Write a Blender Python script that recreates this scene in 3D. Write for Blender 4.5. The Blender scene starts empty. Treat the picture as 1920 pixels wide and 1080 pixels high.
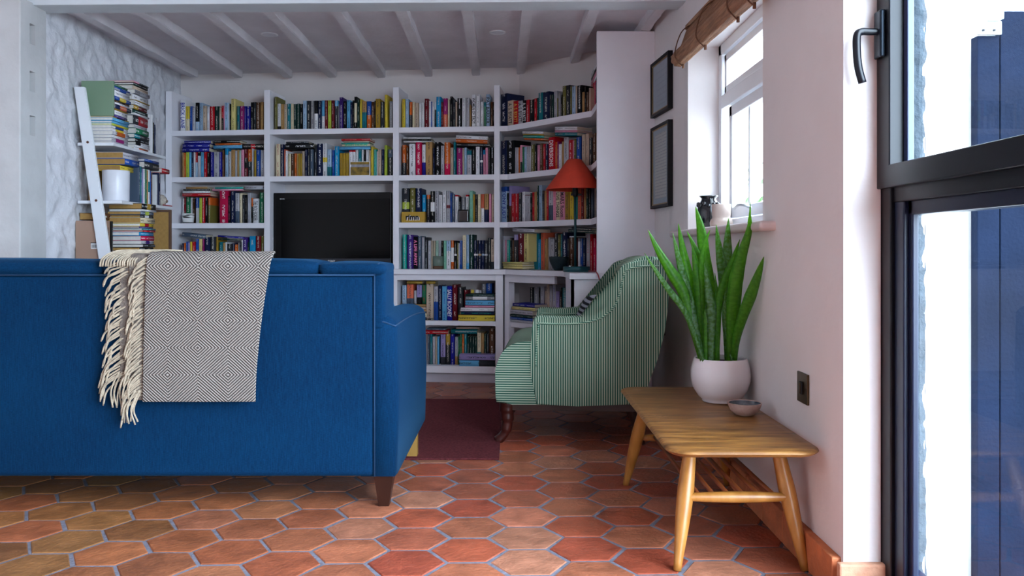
import bpy, bmesh, math, random
from mathutils import Vector, Matrix, noise
R = math.radians
WS = 13.5; EXPO = 1.0
F = 1568.0; HZ = 468.0; EYE = 0.9
scene = bpy.context.scene
COL = scene.collection
random.seed(7)

# ------------------------------------------------------------------ materials
def srgb(h):
    h = h.lstrip('#'); v = [int(h[i:i+2], 16)/255 for i in (0, 2, 4)]
    return tuple((c/12.92 if c <= .04045 else ((c+.055)/1.055)**2.4) for c in v) + (1,)
MATS = {}
def nt(name):
    m = bpy.data.materials.new(name); m.use_nodes = True
    t = m.node_tree; b = t.nodes['Principled BSDF']
    MATS[name] = m
    return m, t, b
def N(t, kind, **kw):
    n = t.nodes.new(kind)
    for k, v in kw.items():
        if hasattr(n, k): setattr(n, k, v)
        else: n.inputs[k.replace('_', ' ')].default_value = v
    return n
def mat(name, col, rough=.6, metal=0, var=.06, scale=8, bump=0, bscale=60, spec=.5, detail=4, col2=None, stretch=None, coat=0):
    """plain procedural material: colour with soft noise variation and an optional bump"""
    m, t, b = nt(name)
    c = srgb(col) if isinstance(col, str) else col
    b.inputs['Roughness'].default_value = rough; b.inputs['Metallic'].default_value = metal
    b.inputs['Specular IOR Level'].default_value = spec; b.inputs['Coat Weight'].default_value = coat
    tc = N(t, 'ShaderNodeTexCoord'); src = tc.outputs['Object']
    if stretch:
        mp = N(t, 'ShaderNodeMapping'); mp.inputs['Scale'].default_value = stretch
        t.links.new(src, mp.inputs['Vector']); src = mp.outputs['Vector']
    n = N(t, 'ShaderNodeTexNoise', Scale=scale, Detail=detail); t.links.new(src, n.inputs['Vector'])
    r = N(t, 'ShaderNodeValToRGB')
    r.color_ramp.elements[0].position = .3; r.color_ramp.elements[1].position = .7
    c2 = srgb(col2) if col2 else tuple(min(1, x*(1+var)) for x in c[:3])+(1,)
    r.color_ramp.elements[0].color = c if col2 else tuple(x*(1-var) for x in c[:3])+(1,)
    r.color_ramp.elements[1].color = c2
    t.links.new(n.outputs['Fac'], r.inputs['Fac']); t.links.new(r.outputs['Color'], b.inputs['Base Color'])
    if bump:
        n2 = N(t, 'ShaderNodeTexNoise', Scale=bscale, Detail=5); t.links.new(src, n2.inputs['Vector'])
        bp = N(t, 'ShaderNodeBump', Strength=bump, Distance=.01); t.links.new(n2.outputs['Fac'], bp.inputs['Height'])
        t.links.new(bp.outputs['Normal'], b.inputs['Normal'])
    return m

WALL = mat('white_wall_paint', 'E0DAD9', .8, var=.03, scale=3, bump=.25, bscale=14)
CEIL = mat('ceiling_paint', 'DAD6DC', .75, var=.06, scale=5, bump=.35, bscale=22)
JOIST = mat('joist_paint', 'DEDBE0', .6, var=.06, scale=6, bump=.35, bscale=30)
BEAM = mat('beam_paint', 'D2DAE0', .5, var=.03, bump=.08)
STONE = mat('painted_stone', 'D3D4DA', .75, var=.05, scale=5, bump=1, bscale=24)
SHELF = mat('shelf_paint', 'EAE9F0', .5, var=.02, bump=.03)
WHITEP = mat('white_gloss_paint', 'E6E9EE', .35, var=.01)
WHITER = mat('white_render', 'CFCDC9', .8, var=.03, bump=.15, bscale=30)
NAVYM = mat('navy_metal', '0E1730', .35, var=.05, spec=.4)
BLACKM = mat('black_metal', '070A14', .35, var=.05, spec=.35)
GATE = mat('navy_gate_paint', '0C1424', .7, spec=.04, var=.25, scale=5, bump=.2, bscale=80)
ZINC = mat('zinc', 'C9D2D8', .35, .8)
CHIPS = mat('broken_plaster', '2C363E', .9, var=.25, scale=20, bump=1, bscale=30)
RUG = mat('maroon_rug', '6E3438', .95, var=.3, scale=90, bump=.9, bscale=240, spec=.1)
DARKWOOD = mat('dark_wood', '2E140C', .35, var=.35, scale=14, stretch=(1, 1, .15))
REDWOOD = mat('red_brown_wood', '3C140E', .35, var=.3, scale=14)
OAK = mat('oak_leg', 'A8803C', .45, var=.15)
SKIRT = mat('terracotta_skirting', 'C07046', .7, var=.25, scale=14, bump=.35, bscale=60)
BRASS = mat('dark_bronze', '5A4C38', .3, .9, var=.15)
CERW = mat('glazed_white_ceramic', 'E4DCDD', .18, var=.02, spec=.6)
CERBK = mat('glossy_black_ceramic', '0C1016', .15, spec=.7)
BEIGEC = mat('beige_ceramic', 'B9A79C', .35, var=.05)
TEALM = mat('teal_enamel', '0E4A52', .4)
DTEAL = mat('dark_teal_ceramic', '10282E', .75, var=.4, scale=30, bump=.3)
REDSH = mat('red_lamp_shade', 'C33A22', .7, var=.06, scale=30)
REDCORD = mat('red_cord', '9A2A30', .6)
BAMBOO = mat('bamboo_blind', '9A6E4E', .7, var=.35, scale=20, bump=.7, bscale=60, stretch=(6, .35, 6))
FRAMEB = mat('black_frame', '0B0D12', .6, spec=.25)
GOLDL = mat('gold_slip', '8C7440', .4, .5)
MATB = mat('grey_blue_mat', '8C99A4', .8)
SOIL = mat('dark_soil', '15100E', 1, var=.4, scale=60, bump=1)
TVB = mat('tv_black_gloss', '030304', .25, var=.02, spec=.2)
TVF = mat('tv_dark_plastic', '1B212C', .35)
PAPER = mat('book_pages', 'CFC4AE', .9, var=.1, scale=60, stretch=(60, 1, 1))
PAPERT = mat('yellowed_pages', 'A8834A', .95, var=.1, scale=60)
PAPERW = mat('white_pages', 'D8D6D0', .9, var=.06, scale=60)
WHITEC = mat('white_enamel', 'DDE0E8', .3)
SHELLM = mat('shell', 'BDB4A8', .7, var=.3, scale=40, bump=.6, bscale=80)
INKB = mat('black_ink', '101014', .7)
INKW = mat('white_ink', 'E8E8E8', .7)
INKC = {'black': INKB, 'white': INKW, 'red': mat('red_ink', 'B02028', .7), 'blue': mat('blue_ink', '2038A0', .7), 'green': mat('green_ink', '20C090', .7), 'yellow': mat('yellow_ink', 'E0B040', .7), 'pink': mat('pink_ink', 'F080B0', .7)}
ROOFM = mat('roof_slates', '8A8C90', .8, var=.2, scale=3)
GROUND = mat('outside_paving', '9A9892', .9, var=.15)
LEAFBUSH = mat('bush_leaves', '4E6A3C', .7, var=.4, scale=10)

def bookmat():
    m, t, b = nt('book_cover')
    b.inputs['Roughness'].default_value = .5; b.inputs['Specular IOR Level'].default_value = .22
    a = N(t, 'ShaderNodeAttribute', attribute_name='Col'); k = N(t, 'ShaderNodeAttribute', attribute_name='Ink')
    uv = N(t, 'ShaderNodeUVMap', uv_map='UVMap'); sx = N(t, 'ShaderNodeSeparateXYZ'); t.links.new(uv.outputs[0], sx.inputs[0])
    d = N(t, 'ShaderNodeMath', operation='SUBTRACT'); t.links.new(sx.outputs[0], d.inputs[0]); d.inputs[1].default_value = .5
    ab = N(t, 'ShaderNodeMath', operation='ABSOLUTE'); t.links.new(d.outputs[0], ab.inputs[0])
    lt = N(t, 'ShaderNodeMath', operation='LESS_THAN'); t.links.new(ab.outputs[0], lt.inputs[0]); lt.inputs[1].default_value = .2
    # small letter-like marks along the spine
    cv = N(t, 'ShaderNodeCombineXYZ'); mu = N(t, 'ShaderNodeMath', operation='MULTIPLY'); mu.inputs[1].default_value = 260
    t.links.new(sx.outputs[1], mu.inputs[0]); t.links.new(mu.outputs[0], cv.inputs[0])
    mu2 = N(t, 'ShaderNodeMath', operation='MULTIPLY'); mu2.inputs[1].default_value = 3.5; t.links.new(sx.outputs[0], mu2.inputs[0]); t.links.new(mu2.outputs[0], cv.inputs[1])
    n = N(t, 'ShaderNodeTexNoise', Scale=1.0, Detail=0); t.links.new(cv.outputs[0], n.inputs['Vector'])
    g1 = N(t, 'ShaderNodeMath', operation='GREATER_THAN'); t.links.new(n.outputs['Fac'], g1.inputs[0]); g1.inputs[1].default_value = .5
    mu3 = N(t, 'ShaderNodeMath', operation='MULTIPLY'); mu3.inputs[1].default_value = 17; t.links.new(sx.outputs[1], mu3.inputs[0])
    n2 = N(t, 'ShaderNodeTexNoise', noise_dimensions='1D', Scale=1.0, Detail=0); t.links.new(mu3.outputs[0], n2.inputs['W'])
    g2 = N(t, 'ShaderNodeMath', operation='GREATER_THAN'); t.links.new(n2.outputs['Fac'], g2.inputs[0]); g2.inputs[1].default_value = .42
    p = N(t, 'ShaderNodeMath', operation='MULTIPLY'); t.links.new(lt.outputs[0], p.inputs[0]); t.links.new(g1.outputs[0], p.inputs[1])
    p2 = N(t, 'ShaderNodeMath', operation='MULTIPLY'); t.links.new(p.outputs[0], p2.inputs[0]); t.links.new(g2.outputs[0], p2.inputs[1])
    p3 = N(t, 'ShaderNodeMath', operation='MULTIPLY'); t.links.new(p2.outputs[0], p3.inputs[0]); p3.inputs[1].default_value = .8
    mx = N(t, 'ShaderNodeMix', data_type='RGBA'); t.links.new(p3.outputs[0], mx.inputs[0])
    t.links.new(a.outputs['Color'], mx.inputs[6]); t.links.new(k.outputs['Color'], mx.inputs[7])
    t.links.new(mx.outputs[2], b.inputs['Base Color'])
    return m
BOOKM = bookmat()

def attrmat(name, rough, bump, var=.3, bscale=70):
    m, t, b = nt(name); b.inputs['Roughness'].default_value = rough
    a = N(t, 'ShaderNodeAttribute', attribute_name='Col'); tc = N(t, 'ShaderNodeTexCoord')
    n = N(t, 'ShaderNodeTexNoise', Scale=9, Detail=6, Roughness=.65); t.links.new(tc.outputs['Object'], n.inputs['Vector'])
    mr = N(t, 'ShaderNodeMapRange'); mr.inputs[1].default_value = .3; mr.inputs[2].default_value = .7; mr.inputs[3].default_value = 1-var; mr.inputs[4].default_value = 1+var
    t.links.new(n.outputs['Fac'], mr.inputs[0])
    v = N(t, 'ShaderNodeVectorMath', operation='SCALE'); t.links.new(a.outputs['Color'], v.inputs[0]); t.links.new(mr.outputs[0], v.inputs['Scale'])
    # chalky wear marks
    n3 = N(t, 'ShaderNodeTexNoise', Scale=26, Detail=8, Roughness=.75); t.links.new(tc.outputs['Object'], n3.inputs['Vector'])
    r3 = N(t, 'ShaderNodeMapRange'); r3.inputs[1].default_value = .62; r3.inputs[2].default_value = .78; r3.inputs[3].default_value = 0; r3.inputs[4].default_value = .45
    t.links.new(n3.outputs['Fac'], r3.inputs[0])
    mx = N(t, 'ShaderNodeMix', data_type='RGBA'); t.links.new(r3.outputs[0], mx.inputs[0]); t.links.new(v.outputs[0], mx.inputs[6]); mx.inputs[7].default_value = srgb('D8A890')
    t.links.new(mx.outputs[2], b.inputs['Base Color'])
    n2 = N(t, 'ShaderNodeTexNoise', Scale=bscale, Detail=6); t.links.new(tc.outputs['Object'], n2.inputs['Vector'])
    n4 = N(t, 'ShaderNodeTexNoise', Scale=7, Detail=2); t.links.new(tc.outputs['Object'], n4.inputs['Vector'])
    ad = N(t, 'ShaderNodeMath', operation='MULTIPLY_ADD'); t.links.new(n4.outputs['Fac'], ad.inputs[0]); ad.inputs[1].default_value = 3; t.links.new(n2.outputs['Fac'], ad.inputs[2])
    bp = N(t, 'ShaderNodeBump', Strength=bump, Distance=.006); t.links.new(ad.outputs[0], bp.inputs['Height']); t.links.new(bp.outputs['Normal'], b.inputs['Normal'])
    mr2 = N(t, 'ShaderNodeMapRange'); mr2.inputs[3].default_value = rough-.12; mr2.inputs[4].default_value = rough+.2; t.links.new(n.outputs['Fac'], mr2.inputs[0]); t.links.new(mr2.outputs[0], b.inputs['Roughness'])
    return m
TILEM = attrmat('terracotta_tiles', .36, .5)

def sofa_mat():
    m, t, b = nt('blue_velvet_linen'); b.inputs['Roughness'].default_value = .85
    b.inputs['Sheen Weight'].default_value = .12; b.inputs['Sheen Roughness'].default_value = .4; b.inputs['Sheen Tint'].default_value = srgb('5FA8E0')
    b.inputs['Specular IOR Level'].default_value = .08
    tc = N(t, 'ShaderNodeTexCoord')
    outs = []
    for sc in ((1500, 1500, 60), (160, 160, 1500)):
        mp = N(t, 'ShaderNodeMapping'); mp.inputs['Scale'].default_value = sc; t.links.new(tc.outputs['Object'], mp.inputs[0])
        n = N(t, 'ShaderNodeTexNoise', Scale=.6, Detail=3); t.links.new(mp.outputs[0], n.inputs['Vector']); outs.append(n.outputs['Fac'])
    ad = N(t, 'ShaderNodeMath', operation='ADD'); t.links.new(outs[0], ad.inputs[0]); t.links.new(outs[1], ad.inputs[1])
    n = N(t, 'ShaderNodeTexNoise', Scale=2.5, Detail=3); t.links.new(tc.outputs['Object'], n.inputs['Vector'])
    ad2 = N(t, 'ShaderNodeMath', operation='MULTIPLY_ADD'); t.links.new(n.outputs['Fac'], ad2.inputs[0]); ad2.inputs[1].default_value = .5; t.links.new(ad.outputs[0], ad2.inputs[2])
    r = N(t, 'ShaderNodeValToRGB'); r.color_ramp.elements[0].position = .42; r.color_ramp.elements[1].position = .95
    mr = N(t, 'ShaderNodeMapRange'); mr.inputs[1].default_value = .6; mr.inputs[2].default_value = 1.9; t.links.new(ad2.outputs[0], mr.inputs[0])
    r.color_ramp.elements[0].position = .2; r.color_ramp.elements[1].position = .8
    r.color_ramp.elements[0].color = srgb('011A36'); r.color_ramp.elements[1].color = srgb('043458')
    t.links.new(mr.outputs[0], r.inputs['Fac']); t.links.new(r.outputs['Color'], b.inputs['Base Color'])
    bp = N(t, 'ShaderNodeBump', Strength=.25, Distance=.002); t.links.new(ad.outputs[0], bp.inputs['Height']); t.links.new(bp.outputs['Normal'], b.inputs['Normal'])
    return m
SOFA = sofa_mat()
PIPE = mat('blue_piping', '053457', .8, var=.1)

def stripe_mat(name, axis, ca='26594A', cb='A8B8A0', period=.0108):
    m, t, b = nt(name); b.inputs['Roughness'].default_value = .85; b.inputs['Specular IOR Level'].default_value = .2
    tc = N(t, 'ShaderNodeTexCoord'); sx = N(t, 'ShaderNodeSeparateXYZ'); t.links.new(tc.outputs['Object'], sx.inputs[0])
    if axis == 'auto':
        g = N(t, 'ShaderNodeNewGeometry'); s2 = N(t, 'ShaderNodeSeparateXYZ'); t.links.new(g.outputs['True Normal'], s2.inputs[0])
        ab = N(t, 'ShaderNodeMath', operation='ABSOLUTE'); t.links.new(s2.outputs[0], ab.inputs[0])
        gt = N(t, 'ShaderNodeMath', operation='GREATER_THAN'); t.links.new(ab.outputs[0], gt.inputs[0]); gt.inputs[1].default_value = .74
        mx = N(t, 'ShaderNodeMix', data_type='FLOAT'); t.links.new(gt.outputs[0], mx.inputs[0]); t.links.new(sx.outputs[0], mx.inputs[2]); t.links.new(sx.outputs[1], mx.inputs[3]); src = mx.outputs[0]
    elif axis == 'seat':
        g = N(t, 'ShaderNodeNewGeometry'); s2 = N(t, 'ShaderNodeSeparateXYZ'); t.links.new(g.outputs['True Normal'], s2.inputs[0])
        gt = N(t, 'ShaderNodeMath', operation='GREATER_THAN'); t.links.new(s2.outputs[2], gt.inputs[0]); gt.inputs[1].default_value = .45
        mx = N(t, 'ShaderNodeMix', data_type='FLOAT'); t.links.new(gt.outputs[0], mx.inputs[0]); t.links.new(sx.outputs[2], mx.inputs[2]); t.links.new(sx.outputs[1], mx.inputs[3]); src = mx.outputs[0]
    else: src = sx.outputs['XYZ'.index(axis)]
    mu = N(t, 'ShaderNodeMath', operation='MULTIPLY'); t.links.new(src, mu.inputs[0]); mu.inputs[1].default_value = 2*math.pi/period
    si = N(t, 'ShaderNodeMath', operation='SINE'); t.links.new(mu.outputs[0], si.inputs[0])
    r = N(t, 'ShaderNodeValToRGB'); mr = N(t, 'ShaderNodeMapRange'); mr.inputs[1].default_value = -1; t.links.new(si.outputs[0], mr.inputs[0])
    r.color_ramp.elements[0].position = .38; r.color_ramp.elements[1].position = .62
    r.color_ramp.elements[0].color = srgb(ca); r.color_ramp.elements[1].color = srgb(cb)
    t.links.new(mr.outputs[0], r.inputs['Fac']); t.links.new(r.outputs['Color'], b.inputs['Base Color'])
    n = N(t, 'ShaderNodeTexNoise', Scale=300, Detail=3); t.links.new(tc.outputs['Object'], n.inputs['Vector'])
    bp = N(t, 'ShaderNodeBump', Strength=.2, Distance=.002); t.links.new(n.outputs['Fac'], bp.inputs['Height']); t.links.new(bp.outputs['Normal'], b.inputs['Normal'])
    return m
STR_A = stripe_mat('green_ticking', 'auto'); STR_Z = stripe_mat('green_ticking_seat', 'seat')
STR_P = stripe_mat('navy_striped_cotton', 'X', '12182C', 'C8C8C8', .016)
PIPEG = stripe_mat('green_ticking_piping', 'Z', '1E5A4A', 'A9BFA6', .008)

def throw_mat():
    m, t, b = nt('grey_wool_diamond_weave'); b.inputs['Roughness'].default_value = .95; b.inputs['Specular IOR Level'].default_value = .1
    uv = N(t, 'ShaderNodeUVMap', uv_map='UVMap'); sx = N(t, 'ShaderNodeSeparateXYZ'); t.links.new(uv.outputs[0], sx.inputs[0])
    tr = []
    for i, per in ((0, .205), (1, .185)):
        d = N(t, 'ShaderNodeMath', operation='DIVIDE'); t.links.new(sx.outputs[i], d.inputs[0]); d.inputs[1].default_value = per
        f = N(t, 'ShaderNodeMath', operation='FRACT'); t.links.new(d.outputs[0], f.inputs[0])
        s = N(t, 'ShaderNodeMath', operation='SUBTRACT'); t.links.new(f.outputs[0], s.inputs[0]); s.inputs[1].default_value = .5
        a = N(t, 'ShaderNodeMath', operation='ABSOLUTE'); t.links.new(s.outputs[0], a.inputs[0]); tr.append(a)
    ad = N(t, 'ShaderNodeMath', operation='ADD'); t.links.new(tr[0].outputs[0], ad.inputs[0]); t.links.new(tr[1].outputs[0], ad.inputs[1])
    mu = N(t, 'ShaderNodeMath', operation='MULTIPLY'); t.links.new(ad.outputs[0], mu.inputs[0]); mu.inputs[1].default_value = 2*math.pi*18
    si = N(t, 'ShaderNodeMath', operation='SINE'); t.links.new(mu.outputs[0], si.inputs[0])
    tc = N(t, 'ShaderNodeTexCoord'); n = N(t, 'ShaderNodeTexNoise', Scale=220, Detail=3); t.links.new(tc.outputs['Object'], n.inputs['Vector'])
    ma = N(t, 'ShaderNodeMath', operation='MULTIPLY_ADD'); t.links.new(n.outputs['Fac'], ma.inputs[0]); ma.inputs[1].default_value = .9; t.links.new(si.outputs[0], ma.inputs[2])
    mr = N(t, 'ShaderNodeMapRange'); mr.inputs[1].default_value = -.2; mr.inputs[2].default_value = 1.1; t.links.new(ma.outputs[0], mr.inputs[0])
    mx = N(t, 'ShaderNodeMix', data_type='RGBA'); t.links.new(mr.outputs[0], mx.inputs[0]); mx.inputs[6].default_value = srgb('4C4745'); mx.inputs[7].default_value = srgb('A69F98')
    t.links.new(mx.outputs[2], b.inputs['Base Color'])
    bp = N(t, 'ShaderNodeBump', Strength=.6, Distance=.003); t.links.new(ma.outputs[0], bp.inputs['Height']); t.links.new(bp.outputs['Normal'], b.inputs['Normal'])
    return m
THROW = throw_mat(); FRINGE = mat('cream_wool_tassels', 'A99C88', .95, var=.25, scale=40, bump=.5, bscale=200)
FRINGEG = mat('grey_wool_fold', '6E655E', .95, var=.3, scale=60, bump=.6, bscale=200)

def elm():
    m, t, b = nt('worn_elm_wood'); b.inputs['Roughness'].default_value = .42
    tc = N(t, 'ShaderNodeTexCoord'); mp = N(t, 'ShaderNodeMapping'); mp.inputs['Scale'].default_value = (3, 22, 22); t.links.new(tc.outputs['Object'], mp.inputs[0])
    n = N(t, 'ShaderNodeTexNoise', Scale=1.6, Detail=7, Roughness=.65, Distortion=.4); t.links.new(mp.outputs[0], n.inputs['Vector'])
    r = N(t, 'ShaderNodeValToRGB'); e = r.color_ramp.elements
    e[0].position = .3; e[0].color = srgb('4E3014'); e[1].position = .68; e[1].color = srgb('A5763A')
    x = r.color_ramp.elements.new(.5); x.color = srgb('825526')
    t.links.new(n.outputs['Fac'], r.inputs['Fac'])
    n2 = N(t, 'ShaderNodeTexNoise', Scale=16, Detail=9, Roughness=.75); t.links.new(tc.outputs['Object'], n2.inputs['Vector'])
    mr = N(t, 'ShaderNodeMapRange'); mr.inputs[1].default_value = .58; mr.inputs[2].default_value = .75; mr.inputs[4].default_value = .4; t.links.new(n2.outputs['Fac'], mr.inputs[0])
    mx = N(t, 'ShaderNodeMix', data_type='RGBA'); t.links.new(mr.outputs[0], mx.inputs[0]); t.links.new(r.outputs[0], mx.inputs[6]); mx.inputs[7].default_value = srgb('C9A680')
    t.links.new(mx.outputs[2], b.inputs['Base Color'])
    bp = N(t, 'ShaderNodeBump', Strength=.15, Distance=.003); t.links.new(n.outputs['Fac'], bp.inputs['Height']); t.links.new(bp.outputs['Normal'], b.inputs['Normal'])
    return m
REDBEECH = mat('red_beech', '7A3E1E', .35, var=.15)
ELM = elm(); BEECH = mat('honey_beech', 'B9813E', .32, col2='9A6328', scale=9, stretch=(4, 4, 1), spec=.5)

def glassmat():
    m = bpy.data.materials.new('window_glass'); m.use_nodes = True; t = m.node_tree; t.nodes.clear()
    o = N(t, 'ShaderNodeOutputMaterial'); tr = N(t, 'ShaderNodeBsdfTransparent'); tr.inputs[0].default_value = (.93, .96, .97, 1)
    g = N(t, 'ShaderNodeBsdfGlossy'); g.inputs['Roughness'].default_value = .02; fr0 = N(t, 'ShaderNodeFresnel', IOR=1.45); ge = N(t, 'ShaderNodeNewGeometry'); iv = N(t, 'ShaderNodeMath', operation='SUBTRACT'); iv.inputs[0].default_value = 1; t.links.new(ge.outputs['Backfacing'], iv.inputs[1]); fr = N(t, 'ShaderNodeMath', operation='MULTIPLY'); t.links.new(fr0.outputs[0], fr.inputs[0]); t.links.new(iv.outputs[0], fr.inputs[1])
    mx = N(t, 'ShaderNodeMixShader'); t.links.new(fr.outputs[0], mx.inputs[0]); t.links.new(tr.outputs[0], mx.inputs[1]); t.links.new(g.outputs[0], mx.inputs[2])
    t.links.new(mx.outputs[0], o.inputs[0]); return m
GLASS = glassmat()

def leafmat(name, ca, cb):
    m, t, b = nt(name); b.inputs['Roughness'].default_value = .38
    uv = N(t, 'ShaderNodeUVMap', uv_map='UVMap'); sx = N(t, 'ShaderNodeSeparateXYZ'); t.links.new(uv.outputs[0], sx.inputs[0])
    cv = N(t, 'ShaderNodeCombineXYZ')
    a = N(t, 'ShaderNodeMath', operation='MULTIPLY'); a.inputs[1].default_value = 2.5; t.links.new(sx.outputs[0], a.inputs[0]); t.links.new(a.outputs[0], cv.inputs[0])
    c = N(t, 'ShaderNodeMath', operation='MULTIPLY'); c.inputs[1].default_value = 90; t.links.new(sx.outputs[1], c.inputs[0]); t.links.new(c.outputs[0], cv.inputs[1])
    n = N(t, 'ShaderNodeTexNoise', Scale=1, Detail=3); t.links.new(cv.outputs[0], n.inputs['Vector'])
    r = N(t, 'ShaderNodeValToRGB'); r.color_ramp.elements[0].position = .42; r.color_ramp.elements[1].position = .6
    r.color_ramp.elements[0].color = srgb(ca); r.color_ramp.elements[1].color = srgb(cb); t.links.new(n.outputs['Fac'], r.inputs[0]); t.links.new(r.outputs[0], b.inputs['Base Color'])
    tl = N(t, 'ShaderNodeBsdfTranslucent'); tl.inputs[0].default_value = srgb('A8E830')
    mx = N(t, 'ShaderNodeMixShader'); mx.inputs[0].default_value = .5; t.links.new(b.outputs[0], mx.inputs[1]); t.links.new(tl.outputs[0], mx.inputs[2])
    t.links.new(mx.outputs[0], t.nodes['Material Output'].inputs[0]); return m
LEAF = leafmat('green_leaf', '24641C', '5E9E34'); LEAFM = leafmat('mottled_leaf', '14401E', '7FA080')

# ------------------------------------------------------------------ mesh helpers
def link(name, me, m=None, parent=None, smooth=False):
    o = bpy.data.objects.new(name, me); COL.objects.link(o)
    if m is not None:
        for mm in (m if isinstance(m, (list, tuple)) else [m]): me.materials.append(mm)
    if smooth:
        for p in me.polygons: p.use_smooth = True
    if parent is not None:
        o.parent = parent; o.matrix_parent_inverse = parent.matrix_world.inverted() if False else Matrix()
        if parent.type == 'EMPTY' or True:
            wm = WMAT.get(parent.name, Matrix()); o.matrix_local = wm.inverted()
            WMAT[o.name] = Matrix()
    return o
WMAT = {}
def obj(name, bm, m, parent=None, smooth=False, autos=False):
    """vertices are given in world coordinates; a child is compensated for its thing's own placement"""
    bmesh.ops.recalc_face_normals(bm, faces=bm.faces)
    me = bpy.data.meshes.new(name); bm.to_mesh(me); bm.free()
    o = link(name, me, m, parent, smooth)
    if autos:
        me.shade_smooth() if hasattr(me, 'shade_smooth') else None
        for p in me.polygons: p.use_smooth = True
        md = o.modifiers.new('wn', 'WEIGHTED_NORMAL'); md.keep_sharp = True
        for e in me.edges: pass
    return o
def thing(name, label, cat, loc=(0, 0, 0), rz=0, group=None):
    o = bpy.data.objects.new(name, None); COL.objects.link(o); o.empty_display_size = .1
    o.location = loc; o.rotation_euler = (0, 0, rz)
    WMAT[o.name] = Matrix.Translation(loc) @ Matrix.Rotation(rz, 4, 'Z')
    return tag(o, label, cat, group)
def tag(o, label, cat, group=None):
    o['label'] = label; o['category'] = cat
    if group: o['group'] = group
    return o
def struct(name, bm, m, parent=None, smooth=False):
    o = obj(name, bm, m, parent, smooth)
    if parent is None: o['kind'] = 'structure'
    return o
def rebase(o, base):
    """move the origin of a one-mesh thing to its base"""
    o.data.transform(Matrix.Translation(-Vector(base))); o.location = base; return o
def box(bm, a, b, bev=0, seg=2, M=None):
    n = bmesh.new(); bmesh.ops.create_cube(n, size=1)
    a = Vector(a); b = Vector(b); s = b-a; c = (a+b)/2
    bmesh.ops.transform(n, matrix=Matrix.Translation(c) @ Matrix.Diagonal((abs(s.x), abs(s.y), abs(s.z), 1)), verts=n.verts)
    if bev: bmesh.ops.bevel(n, geom=n.edges[:], offset=bev, segments=seg, profile=.5, affect='EDGES')
    if M: bmesh.ops.transform(n, matrix=M, verts=n.verts)
    merge(bm, n)
def merge(bm, n):
    vs = {v: bm.verts.new(v.co) for v in n.verts}
    for f in n.faces:
        try:
            g = bm.faces.new([vs[v] for v in f.verts]); g.smooth = f.smooth; g.material_index = f.material_index
        except ValueError: pass
    n.free()
def Bm(*boxes, **kw):
    bm = bmesh.new()
    for b in boxes: box(bm, b[0], b[1], **kw)
    return bm
def prism(bm, pts, z0, z1, bev=0):
    """polygon in plan (x, y) extruded vertically"""
    n = bmesh.new(); lo = [n.verts.new((p[0], p[1], z0)) for p in pts]; hi = [n.verts.new((p[0], p[1], z1)) for p in pts]
    n.faces.new(lo); n.faces.new(hi)
    for i in range(len(pts)): j = (i+1) % len(pts); n.faces.new((lo[i], lo[j], hi[j], hi[i]))
    if bev: bmesh.ops.bevel(n, geom=n.edges[:], offset=bev, segments=2, profile=.5, affect='EDGES')
    merge(bm, n)
def extr_xz(bm, pts, y0, y1, bev=0, seg=3):
    """polygon in (x, z) extruded in depth"""
    n = bmesh.new(); lo = [n.verts.new((p[0], y0, p[1])) for p in pts]; hi = [n.verts.new((p[0], y1, p[1])) for p in pts]
    f1 = n.faces.new(lo); f2 = n.faces.new(hi)
    for i in range(len(pts)): j = (i+1) % len(pts); n.faces.new((lo[i], lo[j], hi[j], hi[i]))
    if bev:
        es = [e for e in n.edges if e in f1.edges or e in f2.edges] if False else list(f1.edges)+list(f2.edges)
        bmesh.ops.bevel(n, geom=es, offset=bev, segments=seg, profile=.5, affect='EDGES', clamp_overlap=True)
    merge(bm, n)
def lathe(bm, prof, c, seg=40, cap=True):
    """prof: (radius, z) from bottom to top"""
    rings = []
    for r, z in prof:
        rings.append([bm.verts.new((c[0]+r*math.cos(2*math.pi*i/seg), c[1]+r*math.sin(2*math.pi*i/seg), c[2]+z)) for i in range(seg)])
    for a, b in zip(rings, rings[1:]):
        for i in range(seg): j = (i+1) % seg; bm.faces.new((a[i], a[j], b[j], b[i]))
    if cap:
        bm.faces.new(list(reversed(rings[0]))); bm.faces.new(rings[-1])
def tube(bm, pts, rad, seg=10, cap=True):
    """tube through points; rad a number or one per point"""
    pts = [Vector(p) for p in pts]; rads = rad if isinstance(rad, (list, tuple)) else [rad]*len(pts)
    rings = []; up = None
    for i, p in enumerate(pts):
        d = (pts[min(i+1, len(pts)-1)]-pts[max(i-1, 0)]).normalized()
        if up is None: up = Vector((0, 0, 1)) if abs(d.z) < .9 else Vector((1, 0, 0))
        x = d.cross(up).normalized(); y = x.cross(d).normalized(); up = y
        rings.append([bm.verts.new(p+rads[i]*(math.cos(2*math.pi*k/seg)*x+math.sin(2*math.pi*k/seg)*y)) for k in range(seg)])
    for a, b in zip(rings, rings[1:]):
        for i in range(seg): j = (i+1) % seg; bm.faces.new((a[i], a[j], b[j], b[i]))
    if cap: bm.faces.new(list(reversed(rings[0]))); bm.faces.new(rings[-1])
def smooth_pts(pts, n=6):
    """Catmull-Rom through points"""
    P = [Vector(p) for p in pts]; out = []
    Q = [2*P[0]-P[1]]+P+[2*P[-1]-P[-2]]
    for i in range(1, len(Q)-2):
        for k in range(n):
            t = k/n; a, b, c, d = Q[i-1:i+3]
            out.append(.5*((2*b)+(-a+c)*t+(2*a-5*b+4*c-d)*t*t+(-a+3*b-3*c+d)*t**3))
    out.append(P[-1]); return out
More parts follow.
